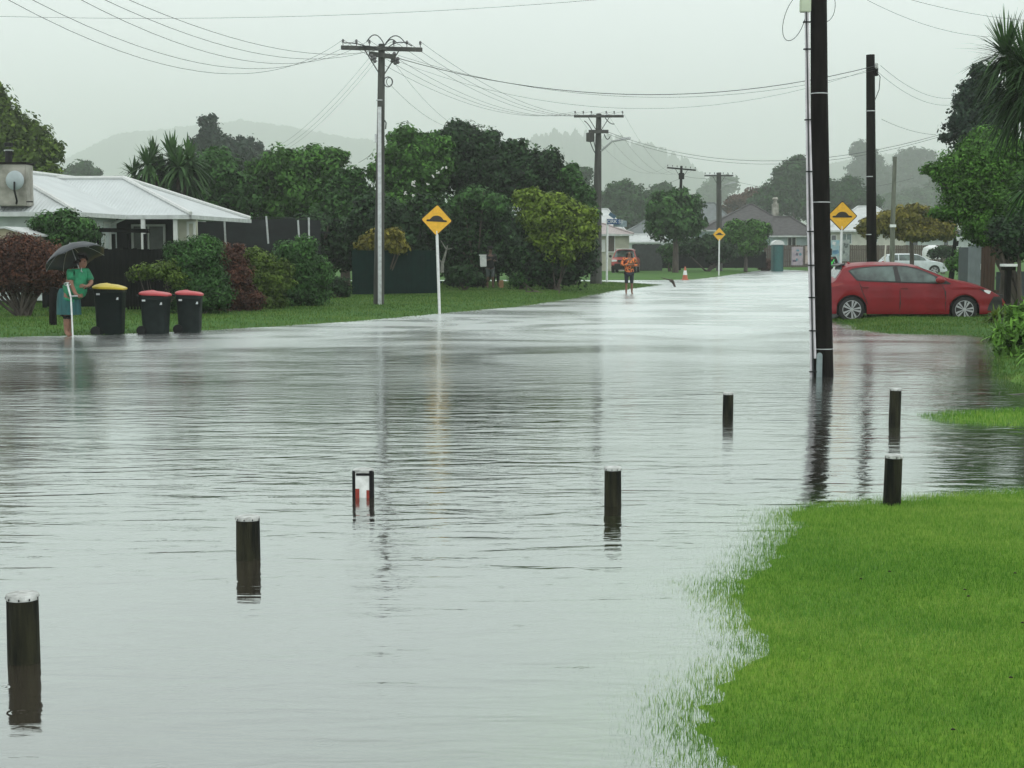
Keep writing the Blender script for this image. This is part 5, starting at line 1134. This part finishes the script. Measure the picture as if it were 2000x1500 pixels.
def person(label, loc, rot, H, topm, botm, m_skin, arms, hairm=M_hair, long_hair=False, hood=False, wide=1.0, shoes=None, legs=.5):
    t = thing('person', label, 'person', loc, None, rot, True); s = H/1.72; q = lambda x, y, z: Vector((x*s*(wide if z > .8 else 1), y*s, z*s))
    V = []; E = []; Rr = []
    def ad(p, r, par=None):
        V.append(p); Rr.append((r[0]*s, r[1]*s) if isinstance(r, tuple) else r*s)
        if par is not None: E.append((par, len(V)-1))
        return len(V)-1
    pel = ad(q(0,0,.93), (.14*wide,.10)); sp1 = ad(q(0,.0,1.12), (.13*wide,.095), pel); ch = ad(q(0,0,1.32), (.15*wide,.10), sp1); nk = ad(q(0,.0,1.47), .055, ch)
    hb = ad(q(0,-.01,1.55), .07, nk); hd = ad(q(0,-.015,1.62), (.078,.092), hb); ht_ = ad(q(0,-.005,1.69), (.06,.07), hd)
    nz = ad(q(0,-.115,1.60), .012, hd)
    joints = {}
    for sgn in (-1,1):
        hp = ad(q(.09*sgn,0,.88), .09*wide, pel); kn = ad(q(.11*sgn,-.01,.48), .055, hp); cf = ad(q(.11*sgn,.01,.30), .052, kn); an = ad(q(.115*sgn,.01,.08), .036, cf); ft = ad(q(.125*sgn,-.10,.035), (.042,.028), an); ad(q(.135*sgn,-.17,.025), (.038,.018), ft)
        sh = ad(q(.185*sgn,0,1.41), .06, ch); el, wr_ = arms[0 if sgn < 0 else 1]
        e1 = ad(q(*el), .043, sh); w1 = ad(q(*wr_), .030, e1)
        dd = (q(*wr_)-q(*el)).normalized(); sdv = dd.cross(Vector((0,1,.2))).normalized(); hand(V, E, Rr, w1, q(*wr_), dd, sdv, s)
        joints[sgn] = (q(.185*sgn,0,1.41), q(*el), q(*wr_))
    skin('body', V, E, Rr, m_skin, t, 1)
    for sx in (-1,1): MB().ball(q(.03*sx,-.095,1.635), .013*s, 6).build('eye', M_eye, t)
    V2 = [q(0,0,.80),q(0,0,.98),q(0,0,1.15),q(0,0,1.33),q(0,0,1.44)]; E2 = [(0,1),(1,2),(2,3),(3,4)]; R2 = [(.19*wide*s,.14*s),(.175*wide*s,.135*s),(.17*wide*s,.13*s),(.175*wide*s,.125*s),(.08*s,.075*s)]
    for sgn in (-1,1):
        a, b_, c = joints[sgn]; V2 += [a, a.lerp(b_,.6), b_.lerp(c,.1), b_.lerp(c,.8)]; n = len(V2); E2 += [(3,n-4),(n-4,n-3),(n-3,n-2),(n-2,n-1)]; R2 += [.078*s,.066*s,.058*s,.045*s]
    skin('jacket', V2, E2, R2, topm, t, 1)
    V3 = [q(0,0,.92)]; E3 = []; R3 = [(.155*wide*s,.125*s)]
    for sgn in (-1,1): V3 += [q(.09*sgn,0,.82), q(.105*sgn,-.005,legs+.12), q(.108*sgn,-.005,legs)]; n = len(V3); E3 += [(0,n-3),(n-3,n-2),(n-2,n-1)]; R3 += [.105*s,.082*s,.078*s]
    skin('shorts', V3, E3, R3, botm, t, 1)
    hv = [q(0,.0,1.70),q(0,.02,1.66),q(0,.045,1.60)]; hr = [.085*s,.105*s,.092*s]; he = [(0,1),(1,2)]
    if hood: hv += [q(0,.06,1.50)]; hr += [.10*s]; he += [(2,3)]
    if long_hair:
        for sx in (-1,1): hv += [q(.085*sx,.0,1.58), q(.10*sx,-.02,1.45)]; n = len(hv); he += [(1,n-2),(n-2,n-1)]; hr += [.045*s,.04*s]
    skin('hood' if hood else 'hair', hv, he, hr, topm if hood else hairm, t, 1, root=1)
    return t
# camouflage print
def camo():
    m, nt, N, L = newmat('camo_print'); out = N.new('ShaderNodeOutputMaterial'); b = N.new('ShaderNodeBsdfPrincipled'); b.inputs['Roughness'].default_value = .7
    tc = N.new('ShaderNodeTexCoord'); n = N.new('ShaderNodeTexNoise'); n.inputs['Scale'].default_value = 6; n.inputs['Detail'].default_value = 1; L.new(tc.outputs['Object'], n.inputs[0])
    sp = N.new('ShaderNodeSeparateXYZ'); L.new(tc.outputs['Object'], sp.inputs[0])
    mr = N.new('ShaderNodeMapRange'); L.new(sp.outputs['Z'], mr.inputs[0]); mr.inputs[1].default_value = 1.0; mr.inputs[2].default_value = 1.25; mr.inputs[3].default_value = -.05; mr.inputs[4].default_value = .10
    ad = N.new('ShaderNodeMath'); L.new(n.outputs['Fac'], ad.inputs[0]); L.new(mr.outputs[0], ad.inputs[1])
    rp = N.new('ShaderNodeValToRGB'); rp.color_ramp.interpolation = 'CONSTANT'; e = rp.color_ramp.elements; e[0].color = (.03,.025,.015,1); e[1].position = .5; e[1].color = (.75,.20,.06,1); q = e.new(.42); q.color = (.09,.08,.03,1); q = e.new(.64); q.color = (.12,.02,.01,1)
    L.new(ad.outputs[0], rp.inputs[0]); L.new(rp.outputs[0], b.inputs['Base Color']); L.new(b.outputs[0], out.inputs[0]); return m
g_ = G(1228.5,574); cross = [((-.30,-.06,1.16),(.02,-.22,1.20)), ((.30,-.06,1.16),(-.04,-.25,1.17))]
person('person with long dark hair and folded arms in an orange patterned top on the road', (g_.x,g_.y,-.03), R(4), 1.72, camo(), mat('shorts_navy',(.02,.028,.035),.8,.2,8), M_skin, cross, long_hair=True, legs=.42, wide=1.15)
g_ = G(957.5,563,.1); person('person in a black hoodie and grey shorts standing by the letterbox under the dark bush', (g_.x,g_.y,.09), R(15), 1.74, mat('hoodie_black',(.012,.011,.012),.85,.2,8), mat('shorts_grey',(.10,.115,.12),.8,.15,8), M_skind, [((-.27,.0,1.14),(-.1,-.20,1.22)),((.27,0,1.14),(.12,-.25,1.18))], hood=False, legs=.46, wide=1.1)
g_ = G(968.5,561,.1); person('person in dark clothes half hidden behind the one in grey shorts', (g_.x,g_.y+.3,.09), R(20), 1.66, mat('jacket_dark',(.016,.015,.018),.85,.2,8), mat('trousers_dark',(.02,.02,.022),.8,.2,8), M_skind, [((-.25,-.02,1.16),(-.02,-.24,1.30)),((.25,-.02,1.16),(.06,-.25,1.28))], legs=.2)
g_ = G(979,563,.1); tag(MB().box((g_.x,g_.y,.27),(.19,.14,.36), Matrix.Rotation(.1,3,'Z')).build('paper_bag', mat('tan_bag',(.32,.19,.10),.8,.15,8), bevel=.02), 'tan paper bag on the grass at the feet of the two people', 'bag')
Yv = 66; xv = W(1629,0,Yv).x; pv = person('person in black with a bright green vest pattern seen above the hatchback tail', (xv,Yv,-.02), R(-10), 1.74, mat('jacket_black',(.012,.012,.012),.8,.2,8), mat('trousers_black',(.015,.015,.016),.8,.2,8), M_skin, [((-.28,0,1.14),(-.2,-.12,.95)),((.28,0,1.14),(.2,-.12,.95))], wide=1.2, legs=.15)
vm = MB()
for s_, x_ in ((1,-.1),(-1,-.1),(1,.1),(-1,.1)): vm.box((x_,-.17,1.18),(.045,.02,.40), Matrix.Rotation(R(28)*s_,3,'Y'))
vm.build('vest_stripes', mat('hi_vis_green',(.08,.72,.12),.5,.05), pv)
# woman with umbrella and crutch
g_ = G(130,656.5); YW = g_.y; kW = YW/3000
tw = thing('person', 'woman in green top and teal skirt leaning on the yellow lidded bin', 'person', (g_.x,YW,0), None, 0, True)
def w_(px, py, y=0): p_ = W(px, py, YW+y); return Vector((p_.x-g_.x, p_.y-YW, p_.z))
V = []; E = []; Rr = []
def ad(p_, r, par=None):
    V.append(Vector(p_)); Rr.append(r)
    if par is not None: E.append((par, len(V)-1))
    return len(V)-1
pel = ad(w_(134,584), (.16,.13)); bel = ad(w_(144,566), (.20,.17), pel); ch = ad(w_(153,540), (.18,.14), bel); nk = ad(w_(158.5,525), .062, ch); hb = ad(w_(161,519), .082, nk); hd = ad(w_(161.5,511,-.02), (.088,.10), hb); ad(w_(161,504.5), (.065,.072), hd); nz = ad(w_(167.5,513,-.10), .014, hd)
for sgn, hx, kx, ax, dy in ((-1,129,130.5,129.5,-.06),(1,135,134.5,134,.12)):
    hp = ad(w_(hx,597,dy), .12, pel); kn = ad(w_(kx,618,dy), .07, hp); cf = ad(w_(kx-.3,630,dy), .068, kn); an = ad(w_(ax,650,dy), .045, cf); ad(w_(ax+7,656.5,dy-.10), (.045,.03), an)
sh1 = ad(w_(139,531,-.16), .075, ch); e1 = ad(w_(138,553,-.22), .055, sh1); w1 = ad(w_(148,575,-.28), .038, e1); hand(V, E, Rr, w1, w_(148,575,-.28), (1,-.1,-.25), (0,.4,1), 1.0, .8)
sh2 = ad(w_(172,532,.06), .07, ch); e2 = ad(w_(178.5,552,-.02), .05, sh2); w2 = ad(w_(172,559,-.20), .036, e2); hand(V, E, Rr, w2, w_(172,559,-.20), (-.8,-.5,.1), (0,.3,1), 1.0, .8)
skin('body', V, E, Rr, M_skin, tw, 1)
M_green = mat('top_green', (.012,.19,.085), .75, .3, 9, bump=1, bscale=9); M_teal = mat('skirt_teal', (.012,.085,.085), .75, .35, 9, bump=1, bscale=14, stretch=(1,1,.2))
skin('top', [w_(133,592),w_(139,577),w_(150,558,-.04),w_(154,541),w_(157,529)]+[w_(139,531,-.16),w_(138.5,543,-.2),w_(138,549,-.22)]+[w_(171,532,.06),w_(176,544,.0),w_(178,549,-.02)]+[w_(156,586,-.08)], [(0,1),(1,2),(2,3),(3,4),(3,5),(5,6),(6,7),(3,8),(8,9),(9,10),(2,11)], [(.25,.20),(.25,.22),(.235,.21),(.21,.17),(.10,.09),.105,.09,.082,.095,.08,.072,.15], M_green, tw, 1)
sk = MB(); prf = [(.17,.16),(.21,.06),(.23,-.10),(.235,-.30),(.24,-.36),(.22,-.36)]
sk.lathe([(r_*(1+.0*i),z_) for i, (r_, z_) in enumerate(prf)], w_(134,579), 26, sx=1.03, sy=.82); sk.build('skirt', M_teal, tw, smooth=True)
skin('leggings', [w_(129,604,-.06),w_(130.4,618,-.06),w_(130.3,626,-.06),w_(135,604,.12),w_(134.5,618,.12),w_(134.3,626,.12)], [(0,1),(1,2),(0,3),(3,4),(4,5)], [.13,.082,.08,.12,.08,.08], mat('leggings_black',(.012,.012,.013),.8,.1,8), tw, 1)
skin('hair', [w_(160,503.5,.01),w_(157.5,507,.05),w_(156,514,.06),w_(155.5,520,.07)], [(0,1),(1,2),(2,3)], [.075,.098,.088,.06], M_hair, tw, 1, root=1)
for s_, yy in ((1,-.085),(2,-.02)): MB().ball(w_(165.0+s_*.9,510.5,yy-.03), .013, 6).build('eye', M_eye, tw)
MB().tube([w_(159,523,-.1),w_(158.5,530,-.15),w_(161,531,-.15)], .008, 5).build('necklace', M_galv, tw)
tc_ = thing('crutch', 'white elbow crutch held by the woman with its tip in the water', 'crutch', (g_.x,YW,0), None, 0, True)
MB().tube([w_(142.5,664,-.3),w_(141.5,640,-.3),w_(138.5,580,-.30)], .017, 8).build('shaft', M_white, tc_, smooth=True)
MB().tube([w_(138.5,580,-.30),w_(135,568,-.30),w_(131.5,554,-.28)], .019, 8).build('forearm_tube', M_white, tc_, smooth=True)
MB().tube([w_(138,579,-.30),w_(146,578,-.34),w_(151.5,578,-.36)], .016, 8).build('handgrip', M_galv, tc_, smooth=True)
ring('cuff', w_(131.5,555,-.27), .06, .03, M_galv, tc_, .010)
# umbrella
tu = thing('umbrella', 'large dark grey umbrella held over the woman, tilted to the left', 'umbrella', (g_.x,YW,0), None, 0, True)
ax = Vector((-.36,.20,.91)).normalized(); apex = w_(138,479,.05); ux = Vector((1,0,.395)).normalized(); ux = (ux-ax*ux.dot(ax)).normalized(); uy = ax.cross(ux)
Ru = .635; Dp = .30; NP = 8; vs = []; fs = []; rows = 9; colz = 64
for i in range(rows+1):
    f = i/rows
    for j in range(colz):
        a = 2*math.pi*j/colz; seg = abs(math.sin(a*NP/2)); rr = Ru*f*(1-.07*seg*f)
        vs.append(apex+ux*math.cos(a)*rr+uy*math.sin(a)*rr-ax*(Dp*(f**2.1)-.035*seg*f))
for i in range(rows):
    for j in range(colz): fs.append((i*colz+j,i*colz+(j+1)%colz,(i+1)*colz+(j+1)%colz,(i+1)*colz+j))
um = MB().add(vs, fs).build('canopy', mat('umbrella_cloth',(.035,.042,.048),.5,.12,6), tu, smooth=True); sm = um.modifiers.new('t','SOLIDIFY'); sm.thickness = .004
for j in range(NP):
    a = 2*math.pi*j/NP; P = [apex+(ux*math.cos(a)+uy*math.sin(a))*Ru*f-ax*(Dp*(f**2.1)+.012) for f in np.linspace(0,1,8)]
    MB().tube(P, .004, 4).build('rib', M_galv, tu)
MB().tube([apex+ax*.06, apex-ax*.05, w_(167,560,-.12)], [.006,.009,.009], 6).build('shaft', M_galv, tu)
MB().tube([w_(167,557,-.12), w_(167.3,565,-.12)], .017, 8).build('handle', M_dkplast, tu)
# small lawn litter and blossoms
rs = random.Random(5); M_pet = mat('white_petal', (.7,.7,.66), .6, .05)
M_litter = mat('leaf_litter', (.03,.02,.012), .8, .3)
for i, (px, py) in enumerate(((1738,1095),(1682,1107),(1885,1135),(1892,1147),(1983,1106),(1975,1300),(1862,1397),(1998,1199))):
    p_ = G(px, py, .1); z = hz(p_.x, p_.y); MB_ = MB().slab([(p_.x-.008,p_.y,z+.018),(p_.x,p_.y-.005,z+.022),(p_.x+.009,p_.y,z+.018),(p_.x,p_.y+.006,z+.021)], (0,0,.004))
    tag(MB_.build('dead_leaf', M_litter), 'small dark dead leaf lying on the near lawn', 'leaf', 'dead leaves on the lawn')
def blossoms(tname, pts, Y, r, lab):
    mb = MB(); q = random.Random(len(pts))
    for px, py in pts:
        c = W(px, py, Y-q.uniform(.5,1.5))
        for _ in range(5): mb.ball(c+Vector((q.uniform(-1,1)*r,0,q.uniform(-1,1)*r)), r*.6, 5)
    return mb
for o in list(bpy.data.objects):
    if o.get('label','').startswith('bright green round topped tree'):
        blossoms('x', [(864,328),(873,328),(855,336),(846,344),(808,356),(836,360),(809,362),(806,360),(792,377),(807,382),(853,392),(866,403)], 69.6, .055, '').build('blossom', M_pet, o)
